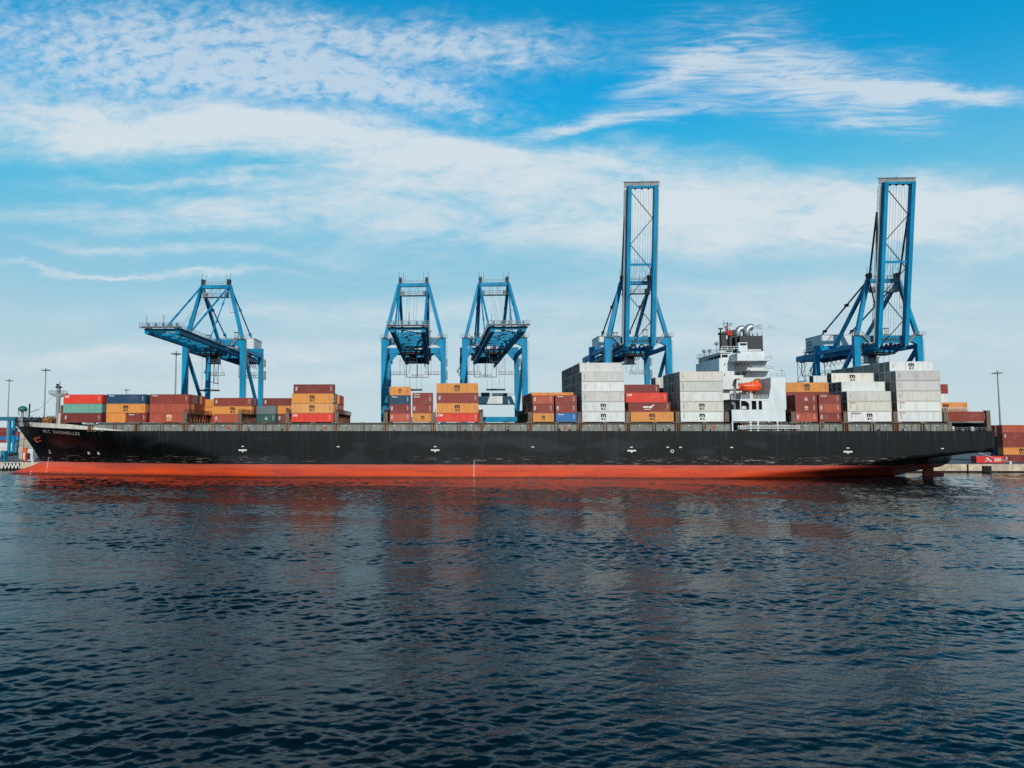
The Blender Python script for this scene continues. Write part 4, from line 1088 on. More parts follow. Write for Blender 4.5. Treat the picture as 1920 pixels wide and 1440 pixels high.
# ------------------------------------------------------------------ quay cranes
YL = 243.0
def crane(cx, raised, label, extra_house=False):
    r = thing('quay_crane', label, 'crane', (cx, YL, ZQ), 'blue quay cranes')
    B, G, D, RO = M['blue'], M['grey'], M['dark'], M['rope']
    X = lambda x: cx + x
    Y = lambda y: YL + y
    V = lambda x, y, z: (cx + x, YL + y, z)
    HX, GY = 10.45, 25.0
    for sx in (-1, 1):
        for y, zt_, w in ((0, 45.2, 1.9), (GY, 43.6, 1.65)):
            lg = MB().box(X(sx * HX - w / 2), X(sx * HX + w / 2), Y(y - 0.75), Y(y + 0.75), 4.6, zt_).build('leg', B, r)
            MB().box(X(sx * HX - 3.2), X(sx * HX + 3.2), Y(y - 0.6), Y(y + 0.6), 3.5, 4.58).build('bogie_beam', B, lg)
            for k in (-2.4, -0.8, 0.8, 2.4):
                MB().cyl(V(sx * HX + k, y - 0.3, ZQ + 0.5), V(sx * HX + k, y + 0.3, ZQ + 0.5), 0.48, 12).build('wheel', D, lg)
        MB().box(X(sx * HX - 0.6), X(sx * HX + 0.6), Y(0.76), Y(GY - 0.76), 17.0, 18.5).build('side_beam', B, r)
        MB().beam(V(sx * HX, 0.9, 42.0), V(sx * HX, GY - 0.9, 19.0), 1.0, 1.1).build('diagonal_brace', B, r)
        MB().box(X(sx * HX - 0.5), X(sx * HX + 0.5), Y(0.76), Y(GY - 0.76), 42.0, 43.4).build('top_side_beam', B, r)
    for y in (0, GY):
        MB().box(X(-HX + 0.98), X(HX - 0.98), Y(y - 0.5), Y(y + 0.5), 17.02, 18.5).build('portal_beam', B, r)
    # top cross beams: the girders hang beneath them
    MB().prism([(X(-HX - 0.95), 45.22), (X(-HX - 0.95), 46.2), (X(HX + 0.95), 46.2), (X(HX + 0.95), 45.22), (X(HX - 1.0), 43.2), (X(HX - 2.6), 44.0), (X(5.4), 44.0), (X(-5.4), 44.0), (X(-HX + 2.6), 44.0), (X(-HX + 1.0), 43.2)], Y(-0.7), Y(0.7)).build('front_cross_beam', B, r)
    MB().prism([(X(-HX - 0.8), 43.62), (X(-HX - 0.8), 45.8), (X(HX + 0.8), 45.8), (X(HX + 0.8), 43.62)], Y(GY - 0.7), Y(GY + 0.7)).build('rear_cross_beam', B, r)
    for sx in (-1, 1):
        MB().prism([(X(sx * (HX - 0.8)), 43.6), (X(sx * (HX - 3.6)), 43.6), (X(sx * (HX - 0.8)), 40.4)], Y(GY - 0.5), Y(GY + 0.5)).build('haunch', B, r)
        # grey stairs stepping down from the leg head to the girder
        wk = MB().box(X(sx * HX - 1.6), X(sx * HX + 1.6), Y(-1.3), Y(-0.72), 46.25, 46.4).beam(V(sx * (HX - 1.7), -1.1, 46.2), V(sx * (HX - 4.0), -1.1, 43.9), 0.35, 0.35).box(X(sx * 5.6 - 0.8), X(sx * 5.6 + 0.8), Y(-1.4), Y(-0.72), 43.4, 43.55)
        wk.rail([V(sx * HX - 1.6, -1.25, 46.4), V(sx * HX + 1.6, -1.25, 46.4)], 1.1, 0.05, 1.0).rail([V(sx * (HX - 1.7), -1.25, 46.4), V(sx * (HX - 4.0), -1.25, 44.0)], 1.1, 0.05, 1.0)
        wk.build('head_stair', G, r)
    # fixed girders
    for sx in (-1, 1):
        gd = MB().box(X(sx * 4.4 - 0.65), X(sx * 4.4 + 0.65), Y(-1.5), Y(48), 41.5, 43.5).build('girder', B, r)
        MB().box(X(sx * 5.5 - 0.4), X(sx * 5.5 + 0.4), Y(2), Y(47.5), 43.0, 43.1).rail([V(sx * 5.9, 2, 43.1), V(sx * 5.9, 47.5, 43.1)], 1.1, 0.045, 1.8).build('walkway', G, gd)
    for y in (6, 14, 22, 31, 39, 47.3):
        MB().box(X(-3.72), X(3.72), Y(y - 0.35), Y(y + 0.35), 41.8, 43.0).build('cross_tie', B, r)
    MB().box(X(-3.7), X(3.7), Y(30), Y(47), 43.02, 43.2).build('machine_floor', D, r)
    # machinery house
    mh = MB().box(X(-7), X(7), Y(27.2), Y(39), 44.9, 50.2).build('machinery_house', M['house'], r)
    MB().box(X(-7.2), X(7.2), Y(27.0), Y(39.2), 50.22, 50.4).build('house_roof', M['house'], mh)
    MB().box(X(-7.8), X(7.8), Y(26.2), Y(39.6), 44.6, 44.88).rail([V(-7.7, 26.3, 44.88), V(7.7, 26.3, 44.88)], 1.1, 0.045, 1.6).rail([V(-7.7, 26.3, 44.88), V(-7.7, 39.4, 44.88)], 1.1, 0.045, 1.6).build('house_deck', G, mh)
    for sx in (-1, 1):
        MB().beam(V(sx * 6.6, 38, 44.6), V(sx * 5.0, 38, 43.5), 0.4).beam(V(sx * 6.6, 28, 44.6), V(sx * 5.0, 28, 43.5), 0.4).build('house_support', B, mh)
    # rear outrigger arm with its braced hanging frame
    oa = MB().box(X(-HX - 0.55), X(-HX + 0.55), Y(GY + 0.76), Y(GY + 14), 41.0, 43.0).build('rear_arm', B, r)
    hf = MB()
    for y in (GY + 8, GY + 13.5):
        hf.beam(V(-HX - 0.3, y, 41.0), V(-HX - 0.3, y, 33.0), 0.14)
    hf.beam(V(-HX - 0.3, GY + 8, 41.0), V(-HX - 0.3, GY + 13.5, 33.0), 0.1).beam(V(-HX - 0.3, GY + 13.5, 41.0), V(-HX - 0.3, GY + 8, 33.0), 0.1).beam(V(-HX - 0.3, GY + 7, 33.0), V(-HX - 0.3, GY + 14, 33.0), 0.3)
    hf.build('hanging_frame', D, oa)
    # A-frame
    for sx in (-1, 1):
        MB().beam(V(sx * 10.1, 0, 46.2), V(sx * 5.2, 0.8, 65.4), 1.25, 1.1).build('mast_front_leg', B, r)
        MB().beam(V(sx * 5.0, 1.4, 64.8), V(sx * 4.7, GY - 0.5, 43.6), 1.0, 1.0).build('mast_rear_leg', B, r)
        bs = MB().cyl(V(sx * 5.3, 1.2, 65.2), V(sx * 5.0, 45, 43.6), 0.28, 6)
        for k in (0.28, 0.62): 
            p = Vector(V(sx * 5.3, 1.2, 65.2)).lerp(Vector(V(sx * 5.0, 45, 43.6)), k); bs.box(p.x - 0.4, p.x + 0.4, p.y - 0.8, p.y + 0.8, p.z - 0.5, p.z + 0.5)
        bs.build('back_stay', D if raised else B, r)
        MB().box(X(sx * 4.7 - 0.55), X(sx * 4.7 + 0.55), Y(0), Y(1.6), 66.02, 68.0).cyl(V(sx * 4.7, -0.3, 67.5), V(sx * 4.7, 1.9, 67.5), 0.55, 12).build('head_sheave', D, r)
        MB().cyl(V(sx * 5.2, 0.8, 66.2), V(sx * 5.2, 0.8, 70.2), 0.07, 5).cyl(V(sx * 3.6, 0.8, 66), V(sx * 3.6, 0.8, 70.0), 0.06, 5).build('aerial', D, r)
    ab = MB().box(X(-5.6), X(5.6), Y(0.2), Y(1.5), 64.8, 66.0).build('apex_beam', B, r)
    MB().rail([V(-4, 0.3, 66.0), V(4, 0.3, 66.0)], 1.1, 0.05, 1.3).build('apex_rail', G, ab)
    pl = MB().box(X(-4.9), X(4.9), Y(-0.4), Y(1.9), 61.5, 61.68).rail([V(-4.9, -0.4, 61.68), V(4.9, -0.4, 61.68)], 1.2, 0.06, 1.4)
    for x in (-4.6, -1.5, 1.5, 4.6): pl.beam(V(x, 0.7, 61.6), V(x, 0.7, 64.8), 0.14)
    pl.box(X(-4.6), X(-3.2), Y(0), Y(1.4), 61.7, 63.3).box(X(3.2), X(4.6), Y(0), Y(1.4), 61.7, 63.3)
    pl.build('apex_platform', G, ab)
    MB().beam(V(6.2, 0.6, 60.5), V(6.2, 0.6, 56.0), 0.08).beam(V(5.2, 0.6, 56.0), V(7.4, 0.6, 56.0), 0.18).beam(V(5.2, 0.6, 56.0), V(5.2, 0.6, 60.5), 0.08).build('mast_ladder', G, r)
    # boom
    ang = math.radians(82) if raised else 0.0
    ca, sa = math.cos(ang), math.sin(ang)
    HY, HZ = -2.2, 42.6
    def bp(x, s, h): return V(x, HY - s * ca + h * sa * -0.0 - h * sa * (-1) * 0 - (-h) * sa * 0 + (h * sa), HZ + s * sa + h * ca)
    LB = 54.4 if raised else 45.2
    upv = Vector((0, sa, ca))
    bm_ = None
    for sx in (-1, 1):
        g = MB().beam(bp(sx * 4.4, 0, 0), bp(sx * 4.4, LB, 0), 1.25, 1.9, upv).build('boom_beam', B, r)
        w2 = MB().beam(bp(sx * 5.4, 1, 0.5), bp(sx * 5.4, LB - 1, 0.5), 0.7, 0.1, upv)
        for k in range(29):
            a = 1 + k * (LB - 2) / 28
            w2.beam(bp(sx * 5.72, a, 0.5), bp(sx * 5.72, a, 1.6), 0.07)
        w2.beam(bp(sx * 5.72, 1, 1.6), bp(sx * 5.72, LB - 1, 1.6), 0.09).beam(bp(sx * 5.72, 1, 1.05), bp(sx * 5.72, LB - 1, 1.05), 0.07)
        w2.build('boom_walkway', G, g)
        bm_ = g
    for s_ in ((28, LB - 0.4) if raised else (7, 14, 21, 28, 35, LB - 0.4)):
        MB().beam(bp(-3.77, s_, 0.1), bp(3.77, s_, 0.1), 0.7, 0.8 if s_ < 50 else 1.5, upv).build('boom_tie', B, r)
    k = 0
    for i in range(6 if raised else 5):
        a, b_ = LB - 2 - i * 8.8, LB - 2 - (i + 1) * 8.8
        s0 = -3.7 if i % 2 == 0 else 3.7
        MB().beam(bp(s0, a, 0.2), bp(-s0, b_, 0.2), 0.22, 0.22, upv).build('boom_diagonal', D, r)
    for i, x in enumerate((-3.0, -2.2, -1.2, -0.4, 0.6, 1.4, 2.3, 3.1)):
        MB().beam(bp(x, 0.5, 0.45), bp(x, LB - 1.2, 0.45), 0.05).build('trolley_rope', RO, r)
    tp = MB().beam(bp(-5.9, LB + 0.6, 0.9), bp(5.9, LB + 0.6, 0.9), 2.2, 0.18, upv)
    for hh in (0.5, 1.0, 1.5, 2.0):
        tp.beam(bp(-5.9, LB + 1.6, hh), bp(5.9, LB + 1.6, hh), 0.1)
    for i in range(13):
        x = -5.9 + i * 11.8 / 12
        tp.beam(bp(x, LB + 1.6, 0.2), bp(x, LB + 1.6, 2.1), 0.1)
    tp.build('tip_platform', G, r)
    for x in (-4.2, -2.0, 0.2, 2.4, 4.2):
        MB().cyl(bp(x - 0.12, LB - 0.3, 1.6), bp(x + 0.35, LB - 0.3, 1.6), 0.6, 10).build('tip_sheave', B, r)
    MB().beam(bp(0.4, LB - 0.3, 2.0), bp(0.4, LB + (2.5 if raised else -0.3), 4.6 if not raised else 2.0), 0.12).beam(bp(-4.6, LB - 0.3, 2.0), bp(-4.6, LB - 0.3, 4.4 if not raised else 2.2), 0.1).build('tip_lamp_post', D, r)
    # fore stays
    for sx in (-1, 1):
        apex = Vector(V(sx * 5.0, 0.2, 65.6))
        if not raised:
            for s_, rr in ((34, 0.32), (16, 0.22)):
                e_ = Vector(bp(sx * 4.4, s_, 1.1)); fs_ = MB().cyl(apex, e_, rr, 6)
                for kk in (0.35, 0.66):
                    p = apex.lerp(e_, kk); fs_.beam(p - (e_ - apex).normalized() * 0.9, p + (e_ - apex).normalized() * 0.8, 0.55, 0.5)
                fs_.build('fore_stay', B, r)
        else:
            elbow = Vector(V(sx * 5.2, -6.0, 87.5)); e_ = Vector(bp(sx * 4.9, 22, 1.2))
            MB().cyl(apex, elbow, 0.3, 6).cyl(elbow, e_, 0.3, 6).build('fore_stay', D, r)
            MB().cyl(apex, Vector(bp(sx * 4.8, 12, 1.2)), 0.22, 6).build('inner_stay', D, r)
    for x in (-1.6, -0.8, 0.8, 1.6):
        MB().beam(V(x, 0.6, 64.8), bp(x, 32 if not raised else 30, 0.8), 0.06).build('hoist_rope', RO, r)
    # hinge frame between the girder ends
    # ladders with hoops up the front legs, cable trunking, festoon loops under the girder
    for sx in (-1, 1):
        ld = MB().beam(V(sx * HX + 0.98 + 0.15, -0.4, 18), V(sx * HX + 0.98 + 0.15, -0.4, 45), 0.07).beam(V(sx * HX + 0.98 + 0.5, -0.4, 18), V(sx * HX + 0.98 + 0.5, -0.4, 45), 0.07)
        for k in range(27): ld.beam(V(sx * HX + 1.13, -0.4, 18.5 + k), V(sx * HX + 1.48, -0.4, 18.5 + k), 0.09)
        ld.build('leg_ladder', G, r)
        MB().box(X(sx * HX - 0.5), X(sx * HX - 0.3), Y(-0.84), Y(-0.755), 18.6, 43.0).build('cable_trunking', B, r)
        for z in (24.5, 31.5, 38.5): MB().box(X(sx * HX - 0.99), X(sx * HX + 0.99), Y(-0.79), Y(-0.752), z, z + 0.16).build('splice_plate', B, r)
    for i in range(12):
        y = 9 + i * 3.1
        MB().tube([V(3.4, y, 41.4), V(3.4, y + 0.5, 40.2), V(3.4, y + 1.5, 39.4), V(3.4, y + 2.5, 40.2), V(3.4, y + 3.0, 41.4)], 0.09, 5).build('festoon_loop', D, r)
    for i in range(16):
        x = random.uniform(-3.2, 3.2); y = random.uniform(0, 28); w = random.uniform(0.3, 0.9)
        MB().box(X(x - w), X(x + w), Y(y - 0.3), Y(y + 0.3), 43.22, 43.5 + random.uniform(0.6, 2.0)).build('deck_equipment', [G, D, M['house']][i % 3], r)
    hf = MB().box(X(-3.72), X(3.72), Y(-1.3), Y(-0.75), 43.52, 46.0).build('hinge_frame', B, r)
    for i in range(8):
        MB().box(X(-3.3 + i * 0.85), X(-2.8 + i * 0.85), Y(-1.36), Y(-1.305), 44.2, 45.1).build('sheave_slot', D, hf)
    for i in range(5):
        MB().cyl(V(-3 + i * 1.5, -1.6, 42.6), V(-2.7 + i * 1.5, -1.6, 42.6), 0.62, 10).build('hinge_sheave', D, hf)
    # trolley, cab, ropes, spreader gear
    ty = 4.0 if raised else -4.0
    tr = MB().box(X(-3.9), X(3.9), Y(ty - 3), Y(ty + 3.5), 40.6, 41.3).box(X(-4.6), X(4.6), Y(ty - 2.4), Y(ty - 1.4), 41.0, 41.45).build('trolley', B, r)
    MB().box(X(-3.5), X(3.5), Y(ty - 2.6), Y(ty + 3.2), 40.0, 40.58).build('trolley_base', D, tr)
    for i in range(4):
        MB().cyl(V(-3 + i * 2, ty - 2.9, 40.9), V(-2.4 + i * 2, ty - 2.9, 40.9), 0.5, 10).build('trolley_sheave', D, tr)
    cb = MB().box(X(-1.6), X(1.1), Y(ty + 4.2), Y(ty + 7), 37.9, 40.5).build('operator_cab', M['house'], r)
    for i in range(3):
        for j in range(2):
            MB().box(X(-1.5 + i * 0.87), X(-0.75 + i * 0.87), Y(ty + 4.13), Y(ty + 4.195), 38.1 + j * 1.15, 39.15 + j * 1.15).build('cab_window', M['glass'], cb)
    MB().box(X(-2.6), X(1.6), Y(ty + 3.8), Y(ty + 7.2), 37.6, 37.85).beam(V(-1.2, ty + 5, 40.5), V(-1.2, ty + 3, 41.4), 0.2).beam(V(0.8, ty + 5, 40.5), V(0.8, ty + 3, 41.4), 0.2).build('cab_platform', G, cb)
    for x in (-2.9, -1.2, 1.2, 2.9):
        MB().beam(V(x, ty, 40.0), V(x, ty, 40.0 - (6 if raised else 12)), 0.07).build('fall_rope', RO, r)
    zs_ = 40.0 - (6 if raised else 12)
    if not raised:
        sp = MB().box(X(-3.2), X(3.2), Y(ty - 1.0), Y(ty + 1.0), zs_ - 0.5, zs_).build('head_block', D, r)
    # hanging service platforms
    hp = MB().box(X(-4.6), X(4.6), Y(46.6), Y(47.8), 36.0, 36.15).rail([V(-2.4, 46.7, 36.15), V(2.6, 46.7, 36.15)], 1.1, 0.05, 0.9)
    for x in (-4.6, 4.6): hp.beam(V(x, 47.2, 36.1), V(x, 47.2, 41.5), 0.2)
    hp.beam(V(0, 47.2, 36.1), V(0, 47.2, 41.5), 0.3).beam(V(-4.6, 47.2, 36.2), V(-2.4, 47.2, 41.5), 0.1)
    hp.build('service_platform', D, r)
    for sx in (-1, 1):
        q = MB().box(X(sx * HX - (0 if sx > 0 else -1.0)), X(sx * HX - (0 if sx > 0 else -1.0) - sx * 6.0), Y(GY - 1.6), Y(GY - 0.8), 35.2, 35.32) if False else MB().box(min(X(sx * (HX - 0.8)), X(sx * (HX - 7))), max(X(sx * (HX - 0.8)), X(sx * (HX - 7))), Y(GY - 1.9), Y(GY - 0.8), 35.2, 35.32)
        q.rail([V(sx * (HX - 0.8), GY - 1.85, 35.3), V(sx * (HX - 7), GY - 1.85, 35.3)], 1.1, 0.05, 1.2).beam(V(sx * (HX - 4.4), GY - 1.4, 35.3), V(sx * (HX - 4.4), GY - 1.4, 41.0), 0.12).beam(V(sx * (HX - 7), GY - 1.4, 35.3), V(sx * (HX - 4.4), GY - 1.4, 41.5), 0.1)
        q.build('side_platform', G, r)
    # zig-zag stair on a rear leg
    stx = -HX + 1.2
    stq = MB()
    for k in range(6):
        z0, z1 = 18.5 + k * 3.6, 18.5 + (k + 1) * 3.6
        xa_, xb_ = (stx - 3.0, stx - 0.6) if k % 2 else (stx - 0.6, stx - 3.0)
        stq.beam(V(xa_, GY + 1.4, z0), V(xb_, GY + 1.4, z1), 0.5, 0.2).rail([V(xa_, GY + 1.1, z0), V(xb_, GY + 1.1, z1)], 1.0, 0.04, 1.5)
        stq.box(X(xb_ - 0.6), X(xb_ + 0.6), Y(GY + 0.8), Y(GY + 1.8), z1, z1 + 0.1)
    stq.build('stair', G, r)
    # lift and boxes on the right-hand legs
    MB().box(X(HX + 1.0), X(HX + 1.9), Y(GY - 0.5), Y(GY + 0.7), 33.5, 37.0).box(X(HX + 1.0), X(HX + 1.8), Y(GY - 0.5), Y(GY + 0.6), 38.5, 41.5).beam(V(HX + 1.0, GY, 18), V(HX + 1.0, GY, 42), 0.25).build('lift_cage', G, r)
    # upper signal towers by the machine deck
    for (x, y, h) in ((-5.3, 9, 5.5), (5.3, 9, 6.5)):
        st_ = MB()
        for ddx in (-0.6, 0.6):
            for ddy in (-0.6, 0.6): st_.beam(V(x + ddx, y + ddy, 43.5), V(x + ddx, y + ddy, 43.5 + h), 0.12)
        for zz in (2.2, 4.2, h): st_.box(X(x - 1.0), X(x + 1.0), Y(y - 0.9), Y(y + 0.9), 43.5 + zz, 43.6 + zz)
        st_.build('access_tower', G, r)
    MB().box(X(-6.2), X(-4.2), Y(4.5), Y(6.5), 43.52, 46.8).build('checker_cabin', M['white'], r)
    if extra_house:
        eh = MB().box(X(-7.5), X(HX - 0.86), Y(GY - 1.6), Y(GY + 1.6), 24.0, 26.9).build('equipment_house', M['house'], r)
        MB().box(X(-8), X(HX - 0.84), Y(GY - 1.8), Y(GY + 1.8), 23.7, 23.98).build('house_floor', D, eh)
        MB().rail([V(-7.5, GY - 1.7, 26.9), V(HX - 0.9, GY - 1.7, 26.9)], 1.1, 0.05, 1.5).build('house_rail', G, eh)
        for x, w in ((-1.6, 1.6), (2.0, 0.9), (4.0, 0.9), (6.0, 0.8)):
            MB().box(X(x - w), X(x + w), Y(GY - 0.8), Y(GY + 0.8), 27.0, 27.9 + 0.25 * w).build('roof_unit', D, eh)
    return r
def cxp(p0, p1): return (ax(p0, YL, 650) + ax(p1, YL, 650)) / 2
k1 = crane(cxp(348, 456), False, 'blue quay crane with lowered boom, leftmost of the five, above the bow')
c2 = copy_tree(k1); c2.location.x = cxp(719.5, 831.5)
c2['label'] = 'blue quay crane with lowered boom, left of the close pair amidships'
crane(cxp(871, 983.5), False, 'blue quay crane with lowered boom, right of the close pair amidships', True)
k4 = crane(cxp(1138.5, 1253), True, 'blue quay crane with boom raised upright, left of the funnel')
c5 = copy_tree(k4); c5.location.x = cxp(1606, 1722)
c5['label'] = 'blue quay crane with boom raised upright, rightmost, behind the stern'
# round emblem and block lettering on the house side of the last crane
xh, yh = c5.location.x - 7.03, YL + 33
em = MB(); v_, f_ = ring(1.25, 1.65, 20); em.add([(xh, yh + 3.2 - a, 47.4 + b_) for a, b_ in v_], f_)
v_, f_ = ring(0.3, 0.7, 12); em.add([(xh, yh + 3.2 - a, 47.4 + b_) for a, b_ in v_], f_)
em.build('emblem', M['dark'], c5)

# ------------------------------------------------------------------ yard behind: light masts, water tower, stacks, yard crane
def light_mast(px, top_py, Y, label):
    x, zt_ = at(px, top_py, Y)
    r = thing('light_mast', label, 'light mast', (x, Y, ZQ), 'high light masts on the terminal')
    MB().cyl((x, Y, ZQ), (x, Y, zt_), 0.5, 10, 0.22).build('pole', M['grey'], r)
    MB().cyl((x, Y, zt_ - 0.5), (x, Y, zt_ - 0.3), 1.5, 12).cyl((x, Y, zt_ - 0.3), (x, Y, zt_ + 0.6), 0.3, 8).build('head_ring', M['grey'], r)
    for k in range(8):
        a = k * math.pi / 4
        MB().box(x + 1.7 * math.cos(a) - 0.45, x + 1.7 * math.cos(a) + 0.45, Y + 1.7 * math.sin(a) - 0.3, Y + 1.7 * math.sin(a) + 0.3, zt_ - 0.75, zt_ - 0.35).build('floodlight', M['grey'], r)
light_mast(17.5, 712, 398, 'slim grey light mast at the far left edge')
light_mast(86, 692, 330, 'tall grey light mast left of the foremast')
light_mast(330.5, 661, 285, 'tall grey light mast left of the leftmost crane')
light_mast(237.5, 730, 484, 'far light mast whose head shows above the navy container')
light_mast(1870, 697.5, 344, 'tall grey light mast right of the stern')
Yw = 950.0
x, zt_ = at(43, 761, Yw); 
wtw = thing('water_tower', 'green domed water tower on legs far behind the bow', 'water tower', (x, Yw, ZQ))
zb2 = az(769.5, Yw, 43)
MB().tube([(x, Yw, zt_ - k) for k in (0, 0.6, 2.0, 4.0, 5.6, 7.2, 7.8)], [0.8, 3.2, 5.0, 6.0, 6.1, 5.0, 3.0], 20).build('tank', M['green'], wtw, smooth=True)
for k in range(6):
    a = k * math.pi / 3 + 0.3
    MB().cyl((x + 5.6 * math.cos(a), Yw + 5.6 * math.sin(a), ZQ), (x + 5.6 * math.cos(a), Yw + 5.6 * math.sin(a), zt_ - 6), 0.4, 8).build('leg', M['grey'], wtw)
MB().cyl((x, Yw, ZQ), (x, Yw, zt_ - 7), 1.4, 12).build('riser', M['grey'], wtw)
MB().tube([(x + 5.6 * math.cos(a * math.pi / 10), Yw + 5.6 * math.sin(a * math.pi / 10), 26) for a in range(21)], 0.25, 6).build('ring_strut', M['grey'], wtw)

def yard_stack(px, Y, specs, where, L=12.192, end=1, py=820, dx=0):
    X0 = ax(px, Y, py) + dx; z = ZQ + 0.05
    for k, sp in enumerate(specs):
        H = 2.591
        container(X0, Y, z, L, H, sp, f'{TIER[k]} tier, {where}', end, shade=True, group='containers stacked ashore')
        z += H + 0.02
yard_stack(1880, 252, ['k:x', 'o:m', 'b:', 'b:x', 'c:'], 'quay stack right of the stern', end=-1)
yard_stack(1866, 262, ['n:q', 'n:', 'b:', 'k:', 'b:'], 'second quay row behind the stern', 6.058, -1)
# red slanting hoarding with white print
xr, zr = at(1831, 863.5, 246.5); xe, _ = at(1883, 863.5, 246.5)
hb = thing('red_flat_rack', 'low red load with white print on the quay beneath the stern', 'flat rack', ((xr + xe) / 2, 246.5, ZQ))
MB().box(xr, xe, 246.5, 249, ZQ + 0.1, ZQ + 2.4).build('side_board', M['redmark'], hb)
vs, fs = text_mesh('200', 1.6, 0.04)
MB().add([(xe - 2.2 + a, 246.47, ZQ + 1.15 + b_) for a, b_, *_ in vs], fs).build('print', M['print_white'], hb)
MB().add([(xe - 6.2, 246.47, ZQ + 1.8), (xe - 5.4, 246.47, ZQ + 1.9), (xe - 4.0, 246.47, ZQ + 0.6), (xe - 4.6, 246.47, ZQ + 0.5), (xe - 6.6, 246.47, ZQ + 0.6), (xe - 6.4, 246.47, ZQ + 0.8), (xe - 4.3, 246.47, ZQ + 1.2), (xe - 4.4, 246.47, ZQ + 1.0)], [(0, 1, 2, 3), (4, 5, 6, 7)]).build('swoosh', M['print_white'], hb)
for i, s in enumerate((0.1, 0.35)):
    MB().cyl((xr + (xe - xr) * s, 247.2, ZQ + 0.02), (xr + (xe - xr) * s + 0.2, 247.2, ZQ + 0.02), 0.08, 6).build('foot', M['dark'], hb)
# left yard
yard_stack(36, 262, ['e:', 'e:', 'e:', 'e:'], 'beige stack seen past the stem', 6.058, 1, 840)
yard_stack(-50, 290, ['e:A'], 'long beige box on the yard at the left edge', 12.192, 1, 835)
for i, (px, Y, sp) in enumerate(((-20, 330, ['w:', 'w:']), (18, 335, ['w:', 'w:']), (-8, 420, ['n:', 'b:', 'u:', 'k:', 'b:']), (26, 415, ['b:', 'n:', 'u:', 'b:']))):
    yard_stack(px, Y, sp, ['white pair at left edge of yard', 'white pair behind yard crane leg', 'far coloured stack at left edge', 'far coloured stack right of yard crane leg'][i], 6.058 if i in (1, 3) else 12.192, 1, 830)
yc = thing('yard_crane', 'blue and teal rubber-tyred yard crane left of the bow', 'yard crane', (ax(20, 300, 830), 300, ZQ))
for px, Y in ((17.5, 300), (26, 312)):
    x = ax(px, Y, 820)
    MB().box(x - 0.5, x + 0.5, Y - 0.5, Y + 0.5, ZQ + 1.2, az(789, Y, px)).build('leg', M['blue'], yc)
    MB().cyl((x - 0.4, Y - 0.9, ZQ + 0.6), (x - 0.4, Y + 0.9, ZQ + 0.6), 0.6, 12).cyl((x + 0.9, Y - 0.9, ZQ + 0.6), (x + 0.9, Y + 0.9, ZQ + 0.6), 0.6, 12).build('wheel', M['dark'], yc)
for Y in (300, 312):
    MB().box(ax(-70, Y, 789), ax(31, Y, 789), Y - 0.6, Y + 0.6, az(789, Y, 10) + 0.01, az(785, Y, 10) + 0.8).build('top_girder', M['teal'], yc)
    x = ax(-70, Y, 789); MB().box(x, x + 1.6, Y - 0.7, Y + 0.7, ZQ, az(789, Y, 10)).build('leg', M['blue'], yc)
def kiosk(px0, px1, py0, py1, Y, mat, name, label, cat):
    xa, _ = at(px0, py1, Y); xb, zt_ = at(px1, py0, Y)
    r = thing(name, label, cat, ((xa + xb) / 2, Y, ZQ))
    MB().box(xa, xb, Y, Y + 1.6, ZQ + 0.05, max(zt_, ZQ + 1)).build('body', M[mat], r)
    MB().box(xa - 0.1, xb + 0.1, Y - 0.1, Y + 1.7, max(zt_, ZQ + 1) + 0.01, max(zt_, ZQ + 1) + 0.14).build('roof', M['grey'], r)
    MB().box(xa + 0.15, xa + (xb - xa) * 0.6, Y - 0.04, Y - 0.005, ZQ + 0.4, ZQ + 0.4 + 0.6 * (max(zt_, ZQ + 1) - ZQ - 0.5)).build('door', M['dark'] if mat != 'orange' else M['print_white'], r)
kiosk(43, 49, 840, 853, 250, 'orange', 'tool_cabinet', 'red-orange cabinet on the quay left of the stem', 'cabinet')
kiosk(50, 62, 841, 853, 251, 'house', 'pump_cabin', 'pale grey cabin on the quay beside the red cabinet', 'cabin')
kiosk(2, 9.5, 846, 853, 252, 'blue', 'water_tank_box', 'blue tank box on the quay at the left edge', 'tank')
for px, lab in ((42, 'orange-brown bollard on the quay edge left of the bow'), (61, 'pale bollard on the quay edge under the stem')):
    x = ax(px, YQ + 1.5, 862)
    tag(MB().tube([(x, YQ + 1.5, ZQ), (x, YQ + 1.5, ZQ + 0.3), (x, YQ + 1.5, ZQ + 0.7), (x, YQ + 1.5, ZQ + 0.8), (x, YQ + 1.5, ZQ + 1.05)], [0.5, 0.36, 0.36, 0.55, 0.4], 12).build('bollard', M['orangerust'] if px == 42 else M['beige'], loc=(x, YQ + 1.5, ZQ)), lab, 'bollard', 'quay bollards')
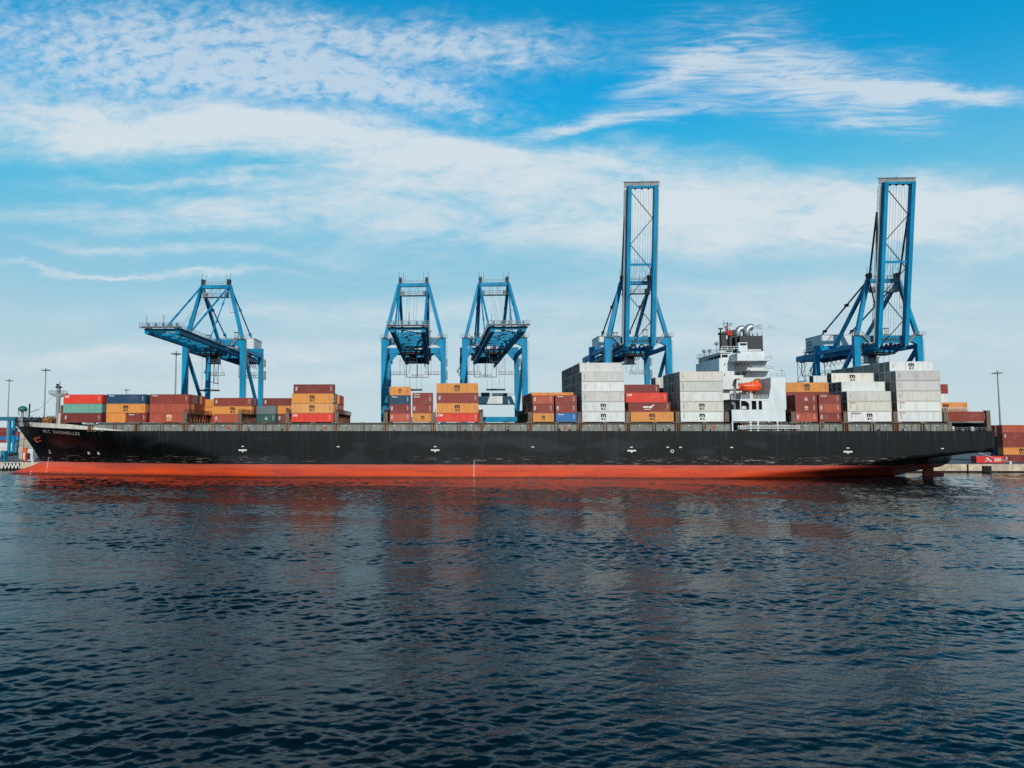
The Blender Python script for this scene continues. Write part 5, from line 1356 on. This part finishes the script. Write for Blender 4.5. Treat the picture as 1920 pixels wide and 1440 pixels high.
# mooring ropes
def rope(p, q, sag, label):
    p, q = Vector(p), Vector(q)
    pts = [p.lerp(q, k / 14) - Vector((0, 0, sag * 4 * (k / 14) * (1 - k / 14))) for k in range(15)]
    tag(MB().tube(pts, 0.09, 6).build('mooring_rope', M['rope_pale'], loc=p), label, 'rope', 'mooring ropes')
M['rope_pale'] = paint('mooring rope', S(196, 184, 160), 0.9, 0.1)
bx_ = ax(1894, YQ + 1.5, 868)
tag(MB().tube([(bx_, YQ + 1.5, ZQ), (bx_, YQ + 1.5, ZQ + 0.3), (bx_, YQ + 1.5, ZQ + 0.7), (bx_, YQ + 1.5, ZQ + 0.8), (bx_, YQ + 1.5, ZQ + 1.05)], [0.5, 0.36, 0.36, 0.55, 0.4], 12).build('bollard', M['beige'], loc=(bx_, YQ + 1.5, ZQ)), 'pale bollard on the quay edge right of the stern', 'bollard', 'quay bollards')
rope((156.2, YC + 8, 12.6), (bx_, YQ + 1.5, ZQ + 0.7), 0.7, 'pale mooring rope from the stern to the right-hand quay bollard')
rope((-133.5, YC + 1.5, 15.2), (ax(42, YQ + 1.5, 862), YQ + 1.5, ZQ + 0.7), 0.4, 'pale mooring rope from the bow to the orange-brown bollard')
# distant wood on the horizon: bare grey crowns, one mass
rnd = random.Random(11); wd = MB()
for i in range(900):
    if i % 3: X0 = rnd.uniform(1150, 1800)
    else: X0 = rnd.uniform(-1900, 1150)
    Y0 = rnd.uniform(1500, 1700); h = rnd.uniform(9, 15) + (5 * math.sin(X0 / 60.0) + 4 * math.sin(X0 / 23.0) if X0 > 1150 else 0)
    wd.cyl((X0, Y0, ZQ), (X0, Y0, ZQ + h * 0.6), 0.35, 4, 0.2, False)
    for k in range(26):
        a, e = rnd.uniform(0, 6.28), rnd.uniform(0.25, 1.0)
        c_ = Vector((X0 + math.cos(a) * rnd.uniform(0, 5.0), Y0 + math.sin(a) * rnd.uniform(0, 5.0), ZQ + h * e))
        s = rnd.uniform(0.8, 2.0); u = Vector((rnd.uniform(-1, 1), rnd.uniform(-1, 1), rnd.uniform(-1, 1))).normalized() * s; v = u.cross(Vector((rnd.uniform(-1, 1), rnd.uniform(-1, 1), 0.3))).normalized() * s * 0.7
        wd.add([c_ - u, c_ + v, c_ + u, c_ - v], [(0, 1, 2, 3)])
M['wood'] = paint('bare twigs', S(92, 92, 90), 0.9, 0.25, 0.05)
tag(wd.build('distant_wood', M['wood'], loc=(0, 1600, ZQ)), 'low bare grey wood on the horizon right of the stern', 'wood', kind='stuff')
